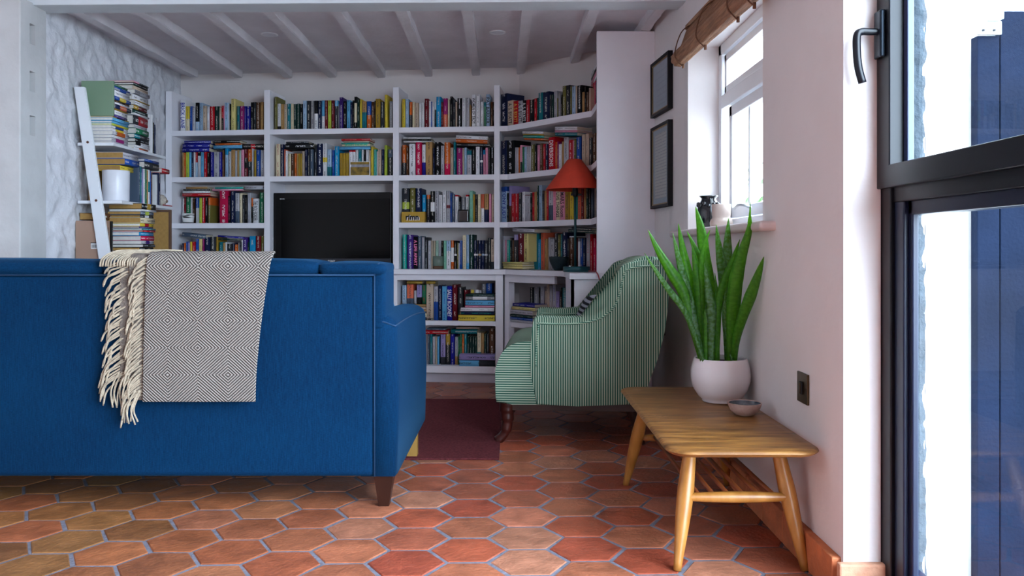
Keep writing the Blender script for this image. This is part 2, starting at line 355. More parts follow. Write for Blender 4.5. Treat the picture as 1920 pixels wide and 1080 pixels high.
def bool_cut(o, boxes):
    c = obj('cutter', Bm(*boxes), WALL); md = o.modifiers.new('b', 'BOOLEAN'); md.object = c; md.operation = 'DIFFERENCE'; md.solver = 'EXACT'
    dg = bpy.context.evaluated_depsgraph_get(); dg.update(); me = bpy.data.meshes.new_from_object(o.evaluated_get(dg))
    o.modifiers.clear(); o.data = me; bpy.data.objects.remove(c)
def lettering(name, txt, size, mapf, m, parent, squash=1.0, bold=0):
    cu = bpy.data.curves.new('t', 'FONT'); cu.body = txt; cu.size = size; cu.resolution_u = 2; cu.offset = bold
    o = bpy.data.objects.new('t', cu); COL.objects.link(o); dg = bpy.context.evaluated_depsgraph_get(); dg.update()
    me = bpy.data.meshes.new_from_object(o.evaluated_get(dg)); bpy.data.objects.remove(o)
    xs = [v.co.x for v in me.vertices]; ys = [v.co.y for v in me.vertices]
    if not xs: return None, 0
    x0, x1, y0, y1 = min(xs), max(xs), min(ys), max(ys)
    for v in me.vertices: v.co = Vector(mapf((v.co.x-x0)*squash, v.co.y-(y0+y1)/2, (x1-x0)*squash))
    me.name = name; o = bpy.data.objects.new(name, me); COL.objects.link(o); me.materials.append(m); o.parent = parent
    return o, x1-x0
def P(px, py, d): return Vector(((px-960)/F*d, d, EYE-(py-HZ)/F*d))
# ------------------------------------------------------------------ the room
XL = -2.42; XR = .852
def wallx(y): return XR if y <= 4.15 else XR-.1*(y-4.15)
W0 = (XL, 6.13); W1 = (.05, 5.875); W2 = (.748, 5.188)
# floor: hexagonal terracotta tiles with grout, one setting mesh
def floor():
    bm = bmesh.new(); cl = bm.loops.layers.float_color.new('Col')
    def colour(fs, c):
        for f in fs:
            for l in f.loops: l[cl] = c
    v = [bm.verts.new(p) for p in ((-4.2, -3.2, -.0022), (1.06, -3.2, -.0022), (1.06, 6.4, -.0022), (-4.2, 6.4, -.0022))]
    f = bm.faces.new(v); f.material_index = 1; colour([f], srgb('8E8A90'))
    s = .1123; r = .2042; c = .1770; a = R(1.45); ca, sa = math.cos(a), math.sin(a); rnd = random.Random(4)
    cx, cy = .049, 2.412
    for i in range(-24, 8):
        for j in range(-28, 21):
            u = i*c; w = j*r+(r/2 if i % 2 else 0)
            x = cx+u*ca-w*sa; y = cy+u*sa+w*ca
            if not (-4.1 < x < .99 and -3.1 < y < 6.2): continue
            if x > .75 and y > 2.3: pass
            pts = []
            for k in range(6):
                t = k*math.pi/3+a; q = s*(1+rnd.uniform(-.03, .02)); pts.append((x+q*math.cos(t), y+q*math.sin(t)))
            left = max(0, min(1, (-x-.3)/1.2))
            pal = ['A9553A', '9C4A34', 'B06A50', 'A26044', '9A543C', 'AC7258']
            palL = ['946038', '8A6238', '98683A', '9E6038', '7E5230', '9A5838']
            k = rnd.randrange(6); c1 = srgb(pal[k]); c2 = srgb(palL[k]); g = rnd.uniform(.85, 1.1)
            col = tuple((c1[m]*(1-left)+c2[m]*left)*g for m in range(3))+(1,)
            dz = rnd.uniform(-.0008, .0008)
            lo = [bm.verts.new((p[0], p[1], -.006)) for p in pts]; mid = [bm.verts.new((p[0], p[1], -.002+dz)) for p in pts]
            hi = [bm.verts.new((x+(p[0]-x)*.965, y+(p[1]-y)*.965, dz)) for p in pts]
            fs = [bm.faces.new(hi)]
            for k in range(6):
                j2 = (k+1) % 6; fs.append(bm.faces.new((lo[k], lo[j2], mid[j2], mid[k]))); fs.append(bm.faces.new((mid[k], mid[j2], hi[j2], hi[k])))
            colour(fs, col)
    me = bpy.data.meshes.new('floor'); bm.to_mesh(me); bm.free()
    o = link('floor', me, [TILEM, GROUT]); o['kind'] = 'structure'; return o
GROUT = mat('pale_grout', '73727E', .9, var=.2, scale=30, bump=.4)
floor()

def grid_wall(name, p, q, z0, z1, amp, m, n=(0, 0), step=.03, sc=5, thick=.2, smooth=True):
    """rough plastered face from p to q in plan, displaced along its normal, with a thick back"""
    bm = bmesh.new(); p = Vector((p[0], p[1], 0)); q = Vector((q[0], q[1], 0)); d = q-p; L = d.length
    nr = Vector((-d.y, d.x, 0)).normalized(); a = max(2, int(L/step)); b = max(2, int((z1-z0)/step))
    g = []
    for i in range(a+1):
        row = []
        for j in range(b+1):
            co = p+d*i/a+Vector((0, 0, z0+(z1-z0)*j/b))
            h = noise.fractal(co*sc, .9, 2.1, 4)*amp+noise.cell(co*4)*amp*.0
            h2 = noise.noise(co*3.2)*amp*.9; row.append(bm.verts.new(co+nr*(h+h2)))
        g.append(row)
    for i in range(a):
        for j in range(b): bm.faces.new((g[i][j], g[i+1][j], g[i+1][j+1], g[i][j+1]))
    back = [bm.verts.new(v) for v in (p-nr*thick+Vector((0, 0, z0)), q-nr*thick+Vector((0, 0, z0)), q-nr*thick+Vector((0, 0, z1)), p-nr*thick+Vector((0, 0, z1)))]
    bm.faces.new(back)
    me = bpy.data.meshes.new(name); bm.to_mesh(me); bm.free(); o = link(name, me, m, None, smooth); o['kind'] = 'structure'; return o
# normal is to the left of p->q; the room is on the right (+x) of the left wall, so run from far to near
grid_wall('wall_left', (XL, 6.2), (XL, 4.2), 0, 2.3, .02, STONE, step=.016, sc=10)
struct('wall_left_core', Bm(((-2.8, 4.2, 0), (XL-.06, 6.7, 2.5))), STONE)
bm = bmesh.new(); prism(bm, [(-2.8, 6.16), W0, W1, W2, (1.3, 5.0), (1.3, 6.7), (-2.8, 6.7)], 0, 2.5)
struct('wall_back', bm, WALL)
bm = bmesh.new()   # right wall: solid part beyond the window, tapering in towards the corner
prism(bm, [(XR, 4.05), (1.07, 4.05), (1.07, 5.3), (W2[0]+.004, W2[1]), (wallx(4.15), 4.15)], 0, 2.3)
box(bm, (XR, 2.842, 0), (1.07, 4.05, .965)); box(bm, (XR, 2.842, 1.88), (1.07, 4.05, 2.6)); box(bm, (XR, 4.05, 2.3), (1.07, 4.3, 2.6))
box(bm, (XR, 2.17, 0), (1.07, 2.842, 2.6)); box(bm, (XR, 2.15, 0), (.948, 2.17, 2.6))
bmesh.ops.remove_doubles(bm, verts=bm.verts, dist=.0001)
struct('wall_right', bm, WALL)
# broken outer masonry edge beside the door, seen through its glass
bm = bmesh.new(); rows = []
for k in range(161):
    z = k*.016; w = 1.071+.006*noise.noise(Vector((0, z*3, 3)))+.012*abs(noise.noise(Vector((0, z*9, 3))))+.006*noise.noise(Vector((0, z*31, 9)))
    rows.append([bm.verts.new((x, y+.006*noise.noise(Vector((x*40, z*20, y))), z)) for x, y in ((1.0, 2.168), (1.03, 2.166), (1.055, 2.166), (w, 2.17), (w+.006, 2.2), (w, 2.3), (1.0, 2.3))])
for a_, b_ in zip(rows, rows[1:]):
    for i in range(6): bm.faces.new((a_[i], a_[i+1], b_[i+1], b_[i]))
struct('trim_1', bm, CHIPS)
struct('wall_front', Bm(((-3.4, -3.0, 0), (1.07, -2.85, 1.0)), ((-3.4, -3.0, 2.3), (1.07, -2.85, 2.6)), ((-3.4, -3.0, 1.0), (1.07, -2.85, 2.3)), ((-3.55, -3, 0), (-3.4, 4.3, 2.6)), ((-3.4, 4.06, 0), (-2.56, 4.28, 2.6))), WALL)
struct('wall_right_near', Bm(((.948, -3, 0), (1.07, -.9, 2.6)), ((.948, -.9, 2.3), (1.07, 2.17, 2.6))), WALL)
struct('ceiling', Bm(((XL-.1, 4.2, 2.18), (1.3, 6.3, 2.26)), ((-3.4, -3, 2.5), (1.07, 4.2, 2.6)), ((XL-.1, 4.16, 2.18), (1.07, 4.2, 2.6))), CEIL)
# joists
JF = [-2.25, -1.93, -1.589, -1.261, -.909, -.573, -.232, .079, .423, .76]; JB = [-2.275, -1.955, -1.60, -1.283, -.933, -.592, -.254, .061, .414, .735]
for k, (a, b) in enumerate(zip(JF, JB)):
    bm = bmesh.new(); n = 14; yb = 5.98 if k < 8 else (5.53 if k == 8 else 5.2); rings = []; rn = random.Random(k)
    for i in range(n+1):
        t = i/n; y = 4.2+(yb-4.2)*t; x = a+(b-a)*t; w = .029+rn.uniform(-.0025, .0025); z = 2.128+rn.uniform(-.003, .003)
        rings.append([bm.verts.new(v) for v in ((x-w, y, z), (x+w, y, z+.001), (x+w, y, 2.185), (x-w, y, 2.185))])
    for p, q in zip(rings, rings[1:]):
        for i in range(4): j = (i+1) % 4; bm.faces.new((p[i], p[j], q[j], q[i]))
    bm.faces.new(rings[0]); bm.faces.new(rings[-1])
    bmesh.ops.bevel(bm, geom=[e for e in bm.edges if abs(e.verts[0].co.y-e.verts[1].co.y) > .01], offset=.004, segments=2, affect='EDGES')
    struct('trim_%d' % (k+2), bm, JOIST)
# front beam (turned slightly) and the post on the left
bm = Bm(((-2.56, -.075, 0), (.86, .075, .4)), bev=.004); bmesh.ops.transform(bm, matrix=Matrix.Translation((0, 4.19, 2.118)) @ Matrix.Rotation(R(-1.2), 4, 'Z'), verts=bm.verts)
struct('trim_20', bm, BEAM)
post = struct('trim_21', Bm(((-2.56, 4.055, 0), (-2.385, 4.285, 2.13)), bev=.006), mat('post_paint', 'BEBFC0', .75, bump=.5, bscale=14))
bool_cut(post, [((-2.43, 4.135, z-.05), (-2.3, 4.185, z+.05)) for z in (1.97, 1.735, 1.515)])
post['kind'] = 'structure'
# skirting tiles along the right wall
bm = bmesh.new(); y = 2.165; rn = random.Random(2)
while y < 4.6:
    L = .2; x = wallx(y+L/2); box(bm, (x-.024, y, 0), (x+.002, y+L-.006, .1+rn.uniform(-.003, .003)), bev=.003, seg=2); y += L
struct('baseboard_right', bm, SKIRT)
bm = bmesh.new(); box(bm, (XR-.018, 2.128, 0), (.956, 2.152, .098), bev=.005)
struct('baseboard_jamb', bm, mat('pale_terracotta', 'D09A7C', .8, var=.15, scale=20, bump=.4))
# window
wf = struct('window_1', Bm(((1.0, 4.0, .995), (1.06, 4.052, 1.885)), ((1.0, 2.84, .995), (1.06, 2.9, 1.885)), ((1.0, 2.84, .985), (1.06, 4.05, 1.04)), ((1.0, 2.84, 1.83), (1.06, 4.05, 1.885)), ((1.0, 2.9, 1.57), (1.06, 4.0, 1.635)), ((1.0, 3.24, 1.0), (1.06, 3.29, 1.88)), bev=.004), WHITEP)
def sash(y0, y1, z0, z1, w, bars):
    bx = [((1.012, y0, z0), (1.05, y0+w, z1)), ((1.012, y1-w, z0), (1.05, y1, z1)), ((1.012, y0, z0), (1.05, y1, z0+w)), ((1.012, y0, z1-w), (1.05, y1, z1))]
    for b in bars: bx.append(((1.018, b-.011, z0+w), (1.045, b+.011, z1-w)))
    s = obj('sash', Bm(*bx, bev=.004), WHITEP, wf); obj('window_pane', Bm(((1.03, y0+w-.005, z0+w-.005), (1.034, y1-w+.005, z1-w+.005))), GLASS, s); return s
sash(3.30, 3.90, 1.045, 1.565, .05, (3.595,)); sash(2.905, 3.235, 1.045, 1.565, .05, ())
sash(3.30, 3.985, 1.64, 1.825, .035, ()); sash(2.905, 3.235, 1.64, 1.825, .035, ())
bm = bmesh.new(); tube(bm, smooth_pts([(1.0, 3.5, 1.075), (.975, 3.5, 1.085), (.965, 3.56, 1.09), (.97, 3.64, 1.082)]), .006); obj('window_latch', bm, ZINC, wf)
bm = bmesh.new(); box(bm, (.80, 2.70, .962), (1.01, 4.26, .994), bev=.012, seg=4); bmesh.ops.delete(bm, geom=[], context='VERTS')
sill = struct('trim_22', bm, mat('sill_paint', 'D4C6C4', .5, var=.08))
# glazed door on the right: fixed frame, upper opening light with a lever handle, lower light
dr = struct('door_1', Bm(((.95, 2.1, .0), (1.0, 2.165, 2.32)), ((.95, -.9, .0), (1.03, -.83, 2.32)), ((.95, -.9, 2.25), (1.03, 2.165, 2.32)), ((.955, -.9, .0), (1.03, 2.165, .05)), ((.958, -.85, 1.018), (1.03, 2.14, 1.06)), ((.955, .6, .0), (1.03, .68, 2.3)), bev=.003), BLACKM)
lo = obj('lower_light', Bm(((.96, 2.05, .05), (.985, 2.1, 1.02)), ((.972, .68, .05), (1.02, .74, 1.02)), ((.972, .7, .05), (1.02, 2.1, .1)), ((.972, .7, .985), (1.02, 2.1, 1.02)), ((.972, 2.03, .05), (.988, 2.052, 1.02)), bev=.003), NAVYM, dr)
obj('lower_pane', Bm(((.980, .7, .08), (.984, 2.06, 1.0))), GLASS, lo)
up = obj('upper_light', Bm(((.938, 2.08, 1.055), (.984, 2.16, 2.28)), ((.938, .66, 1.055), (1.0, .73, 2.28)), ((.938, .68, 1.055), (1.0, 2.16, 1.112)), ((.938, .68, 2.22), (1.0, 2.16, 2.28)), bev=.003), BLACKM, dr)
obj('glazing_bead', Bm(((.975, 2.062, 1.1), (.992, 2.085, 2.24)), bev=.002), mat('bluegrey_metal', '3A4668', .35), up)
obj('upper_pane', Bm(((.980, .7, 1.1), (.984, 2.07, 2.25))), GLASS, up)
h = obj('handle_plate', Bm(((.925, 2.1, 1.385), (.94, 2.14, 1.505)), bev=.004), mat('gunmetal', '15202C', .3, .6), up)
bm = bmesh.new(); tube(bm, smooth_pts([(.93, 2.12, 1.452), (.905, 2.12, 1.452), (.885, 2.12, 1.452), (.8735, 2.118, 1.44), (.873, 2.117, 1.40), (.877, 2.117, 1.36), (.888, 2.117, 1.325)]), [.0085]*26+[.0085]*20, seg=12) if False else None
pts = smooth_pts([(.93, 2.12, 1.452), (.905, 2.12, 1.452), (.886, 2.12, 1.452), (.874, 2.118, 1.442), (.873, 2.117, 1.40), (.877, 2.117, 1.36), (.887, 2.117, 1.322)])
tube(bm, pts, [.0085+.0015*min(1, i/20) for i in range(len(pts))], seg=14); obj('door_handle', bm, BLACKM, h, smooth=True)
obj('threshold', Bm(((.93, -.9, -.004), (1.06, 2.16, .012))), NAVYM, dr)
# garden doors behind the camera, the other opening daylight comes through

# ------------------------------------------------------------------ outside
struct('ground_outside', Bm(((1.07, -8, -.4), (16, 22, -.25)), ((-9, -14, -.4), (9, -3.05, -.25))), GROUND)
ow = obj('garden_wall', Bm(((1.375, 2.8, -.25), (4.5, 3.0, 3.2))), WHITER); rebase(ow, (2.9, 2.9, -.25)); tag(ow, 'white rendered garden wall seen through the glass door', 'wall')
bmx = bmesh.new()
gt = thing('garden_gate', 'navy painted timber gate with metal hinge outside the glass door', 'gate', (2.0, 2.75, -.25))
obj('stile', Bm(((1.522, 2.735, -.25), (1.595, 2.775, 1.60)), bev=.003), GATE, gt)
obj('panel', Bm(((1.6, 2.74, -.25), (2.9, 2.77, 1.682)), bev=.003), GATE, gt)
obj('hinge', Bm(((1.515, 2.722, 1.60), (1.595, 2.735, 1.645)), ((1.545, 2.70, 1.645), (1.59, 2.735, 1.70)), bev=.003), ZINC, gt)
obj('bolt', Bm(((1.53, 2.716, 1.61), (1.538, 2.724, 1.618)), ((1.565, 2.716, 1.61), (1.573, 2.724, 1.618)), bev=.002), BLACKM, gt)
hb = thing('neighbouring_house', 'pale house with slate roof seen through the small window', 'house', (5.6, 13.5, -.25))
obj('wall', Bm(((3.6, 11, -.25), (8.5, 16, 3.1))), WHITER, hb)
bm = bmesh.new(); extr = [(3.3, 3.0), (6.0, 5.2), (8.8, 3.0), (8.8, 3.15), (6.0, 5.4), (3.3, 3.15)]
extr_xz(bm, extr, 10.8, 16.2)
for k in range(16):
    x = 3.3+k*.17; z = 3.16+(x-3.3)*.83; box(bm, (x, 10.8, z-.03), (x+.16, 16.2, z+.03))
obj('roof', bm, ROOFM, hb)
bm = bmesh.new(); rn = random.Random(1)
for k in range(500):
    c = Vector((rn.gauss(2.25, .16), rn.gauss(7.6, .2), abs(rn.gauss(.65, .4)))); s = .05; d = Vector((rn.uniform(-1, 1), rn.uniform(-1, 1), rn.uniform(-1, 1))).normalized(); e = d.orthogonal().normalized()
    f = d.cross(e); bm.faces.new([bm.verts.new(c+q) for q in (e*s, f*s*.5, -e*s, -f*s*.5)])
b_ = obj('bush', bm, LEAFBUSH); rebase(b_, (2.25, 7.6, 0)); tag(b_, 'leafy green bush beyond the small casement window', 'bush')

# ------------------------------------------------------------------ bookcase carpentry
nA = math.hypot(1, .0996); LA = dict(p=(0, 5.6), u=(1/nA, -.0996/nA), n=(.0996/nA, 1/nA))
LB = dict(p=(-.03, 5.6), u=(.6370, -.7709), n=(.7709, .6370))
LC = dict(p=(.476, 4.99), u=(0, -1), n=(1, 0))
def hit(px, L, d=0):
    t = (px-960)/F; x0 = L['p'][0]+d*L['n'][0]; z0 = L['p'][1]+d*L['n'][1]; u = L['u']
    return (t*z0-x0)/(u[0]-t*u[1])
def pt(L, s, d=0): return Vector((L['p'][0]+L['u'][0]*s+L['n'][0]*d, L['p'][1]+L['u'][1]*s+L['n'][1]*d, 0))
def Lm(L): return Matrix(((L['u'][0], L['n'][0], 0, L['p'][0]), (L['u'][1], L['n'][1], 0, L['p'][1]), (0, 0, 1, 0), (0, 0, 0, 1)))
MA = Lm(LA)
SU = [(hit(a, LA), hit(b, LA)) for a, b in ((311, 322.5), (495.5, 506.5), (737, 748), (926.5, 937))]
S1, S2, S3, DK, S5, S6 = 1.7286, 1.4046, 1.084, .768, .418, .114
bc = thing('bookcase', 'white built-in bookcase with open shelves across the back wall', 'bookcase', (-.9, 5.7, 0))
TT = [2.005, 2.0, 2.003, 2.0025]
for (a, b), tz in zip(SU, TT): obj('upright', Bm(((a, -.004, DK), (b, .285, tz)), bev=.0015, M=MA), SHELF, bc)
for i, (x0, x1) in enumerate(((SU[0][1], SU[1][0]), (SU[1][1], SU[2][0]), (SU[2][1], SU[3][0]))):
    for z in (S1, S2, S3):
        if i == 1 and z == S3: continue
        obj('shelf', Bm(((x0, 0, z-.036), (x1, .283, z)), bev=.001, M=MA), SHELF, bc)
q0 = pt(LA, SU[3][1], 0); q1 = pt(LA, SU[3][1], .28)
CP = [(q0.x, q0.y), (-.03, 5.6), (.474, 4.99), (.476, 4.712), (.79, 4.712), (W2[0]-.004, W2[1]-.006), (W1[0]-.005, W1[1]-.006), (q1.x, q1.y)]
for z in (S1, S2, S3):
    bm = bmesh.new(); prism(bm, CP, z-.036, z, bev=.001); obj('corner_shelf', bm, SHELF, bc)
obj('end_panel', Bm(((.476, 4.685, DK), (.80, 4.712, 2.124)), bev=.002), SHELF, bc)
wt = thing('worktop', 'white painted worktop running under the bookshelves', 'worktop', (-.9, 5.7, DK-.03))
a0 = pt(LA, SU[0][0], -.025); a1 = pt(LA, SU[0][0], .284)
WP = [(a0.x, a0.y), (-.045, 5.575), (.322, 5.13), (.322, 4.672), (.79, 4.672), (W2[0]-.004, W2[1]-.006), (W1[0]-.005, W1[1]-.006), (a1.x, a1.y)]
bm = bmesh.new(); prism(bm, WP, DK-.034, DK-.0005, bev=.002); obj('top', bm, SHELF, wt)
kb = thing('base_cabinet', 'white base bookcase below the worktop with two open shelves', 'cabinet', (-.9, 5.7, 0))
# middle bay under the worktop: px 744.7..928.7; solid panels to its left
b0, b1 = hit(745, LA), hit(929, LA); bl = SU[0][0]
MI = Lm(LA)
obj('front_panel', Bm(((bl, 0, .068), (b0-.0, .02, DK-.034)), bev=.001, M=MI), SHELF, kb)
obj('side_panel', Bm(((b0-.03, .02, .068), (b0, .285, DK-.034)), M=MI), SHELF, kb)
obj('top_rail', Bm(((b0, 0, DK-.075), (b1, .02, DK-.034)), bev=.001, M=MI), SHELF, kb)
obj('upright', Bm(((b1, .0, .068), (-.062, .285, DK-.034)), bev=.001, M=MI), SHELF, kb)
obj('shelf', Bm(((b0, .0, S5-.03), (b1, .284, S5)), bev=.001, M=MI), SHELF, kb)
obj('shelf', Bm(((b0, .0, .068), (b1, .284, S6)), bev=.001, M=MI), SHELF, kb)
obj('plinth', Bm(((bl, .03, 0), (-.06, .06, .068)), M=MI), mat('plinth_paint', 'B9B6C0', .6), kb)
# angled bay
MBm = Lm(LB); sB = .466
obj('angled_upright', Bm(((-.03, .0, 0), (.012, .05, DK-.034)), M=MBm), SHELF, kb)
obj('angled_rail', Bm(((.012, .0, DK-.085), (sB, .02, DK-.034)), M=MBm), SHELF, kb)
p_ = [pt(LB, .0, .02), pt(LB, sB+.02, .02)]
CQ = [(p_[0].x, p_[0].y), (p_[1].x, p_[1].y), (W2[0]-.05, W2[1]-.0), (W1[0]+.0, W1[1]-.01)]
for z in (S5-.0, S6):
    bm = bmesh.new(); prism(bm, CQ, z-.035, z); obj('angled_shelf', bm, SHELF, kb)
obj('end_block', Bm(((.33, 4.69, .0), (.785, 4.72, DK-.034)), ((.33, 4.69, 0), (.35, 5.14, DK-.034)), bev=.001), SHELF, kb)

# ------------------------------------------------------------------ books
HEX = dict(white='E2E2E6', cream='DDD0B0', grey='85858C', lightgrey='B4B4BC', black='101114', navy='141F44', blue='1B4A9C', sky='5FA9D4', cyan='1690C4', teal='127480', turquoise='18A094', mint='86C4AA', green='1D6E4A', darkgreen='0E332E', lime='AEBE44', yellow='D9C040', paleyellow='D8CB84', mustard='AC8A30', orange='C85E1E', salmon='D66A4C', red='B81020', darkred='6C1220', crimson='C4144A', pink='DC92AC', magenta='92226A', purple='3E2478', lilac='9C90C4', brown='573620', tan='B48C58', beige='C4B09C', olive='6C6830', paleblue='9DB8D2', royal='16198A', charcoal='2C2F35', slate='4C5C70', paleGreen='A8C8B8')
WORD = dict(sky='sky blue', paleblue='pale blue', royal='royal blue', darkgreen='dark green', darkred='dark red', paleyellow='pale yellow', lightgrey='light grey', paleGreen='pale green')
DARK = {'black', 'navy', 'blue', 'teal', 'green', 'darkgreen', 'red', 'darkred', 'crimson', 'magenta', 'purple', 'brown', 'royal', 'charcoal', 'slate', 'olive', 'grey', 'cyan', 'orange', 'turquoise'}
ORD = 'first second third fourth fifth sixth seventh eighth ninth tenth eleventh twelfth thirteenth fourteenth fifteenth sixteenth seventeenth eighteenth nineteenth twentieth'.split()
def ordn(i):
    if i <= 20: return ORD[i-1]
    if i == 30: return 'thirtieth'
    return ('twenty' if i < 30 else 'thirty')+'-'+ORD[i % 10-1]
BOOKS = []
def book(M, w, d, h, col, bands=(), text=None, ink=None, flat=False, area=0, pages='cream', label='', group='', hard=None):
    BOOKS.append(dict(M=M, w=w, d=d, h=h, col=col, bands=bands, text=text, ink=ink, flat=flat, area=area, pages=pages, label=label, group=group, hard=hard))
def standing(L, s0, s1, z0, z1, col, d0=.03, lean=0, **kw):
    w = max(.006, s1-s0-.0012); h = z1-z0; c = pt(L, (s0+s1)/2, d0); d = kw.pop('d', None) or min(.2, max(.12, h*.68))
    M = Matrix.Translation((c.x, c.y, z0)) @ Matrix(((L['u'][0], L['n'][0], 0, 0), (L['u'][1], L['n'][1], 0, 0), (0, 0, 1, 0), (0, 0, 0, 1))) @ Matrix.Rotation(R(lean), 4, 'Y')
    book(M, w, d, h, col, **kw)
def flatbook(L, s0, s1, z0, z1, col, d0=.03, lean=0, **kw):
    w = z1-z0-.0008; h = s1-s0; d = kw.pop('d', None) or min(.17, max(.1, h*.66)); c = pt(L, s1, d0)
    M = Matrix.Translation((c.x, c.y, (z0+z1)/2)) @ Matrix(((L['u'][0], L['n'][0], 0, 0), (L['u'][1], L['n'][1], 0, 0), (0, 0, 1, 0), (0, 0, 0, 1))) @ Matrix.Rotation(R(-90+lean), 4, 'Y')
    book(M, w, d, h, col, flat=True, **kw)
GRP = {}
def bay(spec, L, ox, oy, sc, zb, where, group, dflt=.03, push=()):
    items = []; k = 0; piles = {}
    for ln in spec.strip().splitlines():
        for it in ln.split(';'):
            it = it.strip()
            if not it: continue
            f = it.split(); kv = {}; rest = []
            for q in f:
                if '=' in q: a, b = q.split('=', 1); kv[a] = b.replace('_', ' ')
                else: rest.append(q)
            items.append((rest, kv))
    for rest, kv in items:
        if rest[0] == 'L': piles.setdefault(rest[1], []).append((rest, kv))
    for rest, kv in items:
        d0 = float(kv.get('d0', dflt)); bands = []
        for key in ('t', 'b', 'm'):
            if key in kv: fr, c = kv[key].split(':'); bands.append((key, float(fr), c))
        bt = (' with %s %s' % (WORD.get(bands[0][2], bands[0][2]), {'t': 'top', 'b': 'base', 'm': 'band'}[bands[0][0]])) if bands else ''
        common = dict(bands=bands, text=kv.get('T'), ink=kv.get('i'), group=group)
        if rest[0] == 'L':
            pn = rest[1]; x0, x1, y0, y1 = map(float, rest[2:6]); col = rest[6]
            s0, s1 = hit(ox+x0*sc, L, d0), hit(ox+x1*sc, L, d0); zd = pt(L, (s0+s1)/2, d0).y
            z1 = EYE+(HZ-(oy+y0*sc))/F*zd; z0 = EYE+(HZ-(oy+y1*sc))/F*zd
            pl = sorted(piles[pn], key=lambda r: float(r[0][4])); i = [id(r[0]) for r in pl].index(id(rest))+1
            pos = 'alone' if len(pl) == 1 else ('topmost' if i == 1 else ('lowest' if i == len(pl) else ordn(i)+' down'))
            lab = '%s book%s lying flat, %s in %s pile, %s' % (WORD.get(col, col), bt, pos, pn.replace('_', ' '), where) if len(pl) > 1 else '%s book%s lying flat at the %s, %s' % (WORD.get(col, col), bt, pn.replace('_', ' '), where)
            flatbook(L, s0, s1, z0, z1, col, d0=d0, lean=float(kv.get('r', 0)), area=(x1-x0)*(y1-y0)*sc*sc, label=lab, **common)
        else:
            x0, x1, y0 = map(float, rest[:3]); col = rest[3]; k += 1
            for pa, pb, pd in push:
                if pa <= (x0+x1)/2 <= pb and 'd0' not in kv: d0 = pd
            s0, s1 = hit(ox+x0*sc, L, d0), hit(ox+x1*sc, L, d0); zd = pt(L, (s0+s1)/2, d0).y
            z1 = EYE+(HZ-(oy+y0*sc))/F*zd; z0 = zb
            if 'y' in kv: z0 = EYE+(HZ-(oy+float(kv['y'])*sc))/F*zd
            w = s1-s0; h = z1-z0
            ad = 'thick' if w > .036 else ('slim' if w < .0165 else ('tall' if h > .225 else ('small' if h < .17 else 'upright')))
            lab = '%s %s book%s, %s from left, %s' % (ad, WORD.get(col, col), bt, ordn(k), where)
            standing(L, s0, s1, z0, z1, col, d0=d0, lean=float(kv.get('r', 0)), area=(x1-x0)*sc*(h*F/zd), label=lab, **common)
bay('''190 290 180 white T=BRICK_LANE i=blue; 300 375 312 yellow b=.5:cream; 378 428 312 blue; 430 490 332 lightgrey; 492 568 240 black b=.33:paleblue; 572 640 245 paleblue; 642 715 300 beige; 722 775 315 white; 780 875 315 red; 878 965 312 darkgreen
968 1010 335 beige; 1012 1056 300 red b=.5:black; 1058 1075 300 pink; 1076 1150 240 paleblue; 1152 1172 260 white; 1173 1200 265 black; 1205 1290 160 paleyellow; 1325 1378 310 teal; 1380 1468 305 magenta; 1470 1510 310 royal; 1512 1590 310 royal
1598 1655 230 black; 1656 1706 225 charcoal; 1708 1790 235 brown; 1795 1855 225 tan''', LA, 320, 170, .09375, S1, 'top shelf, left bay', 'books on the top shelf, left bay')
bay('''78 118 130 olive; 120 168 235 white b=.14:black; 172 216 240 tan; 220 264 240 beige; 268 314 235 teal i=white; 318 362 235 cream; 364 408 240 darkgreen; 410 456 235 darkgreen; 458 500 238 black; 502 558 190 paleblue; 562 615 192 charcoal; 618 670 192 grey; 672 728 190 white t=.45:black
730 782 190 navy; 784 828 185 sky b=.45:white; 830 874 185 darkred; 876 926 185 lime; 928 976 185 darkred; 980 1032 185 charcoal t=.2:sky; 1036 1048 240 grey; 1050 1104 140 purple; 1108 1158 200 black; 1160 1212 180 sky; 1214 1244 215 navy; 1246 1270 185 black; 1272 1312 130 black m=.6:cream; 1314 1354 175 darkgreen; 1356 1386 168 yellow
1390 1456 200 tan b=.6:teal; 1460 1528 200 blue b=.5:orange; 1530 1574 208 brown; 1576 1590 190 black; 1592 1662 162 mustard; 1666 1724 205 charcoal; 1728 1770 100 yellow; 1800 1852 200 grey''', LA, 505, 165, .125, S1, 'top shelf above television', 'books on the top shelf, above the television')
bay('''88 148 210 yellow; 152 215 208 paleblue i=navy; 230 276 262 orange b=.5:charcoal; 284 326 262 cream; 330 402 282 beige; 410 456 282 white; 460 508 278 white; 516 590 202 darkred; 596 640 240 white; 642 652 260 blue; 656 704 272 white; 706 734 265 black t=.3:white; 736 826 165 cyan
828 868 270 darkred; 870 952 195 magenta b=.45:salmon; 956 990 212 cream; 1000 1046 160 black; 1050 1098 218 charcoal; 1100 1134 262 beige; 1138 1222 192 black i=white; 1226 1294 188 white; 1300 1366 186 lightgrey; 1370 1392 320 tan; 1412 1482 125 white T=WOMEN_OF_TROY i=black; 1492 1566 120 white i=black; 1576 1634 258 white; 1640 1680 262 green t=.2:teal; 1682 1752 120 paleblue T=PAT_BARKER i=black; 1768 1808 262 brown; 1810 1834 265 black''', LA, 745, 165, .098958, S1, 'top shelf, third bay', 'books on the top shelf, third bay')
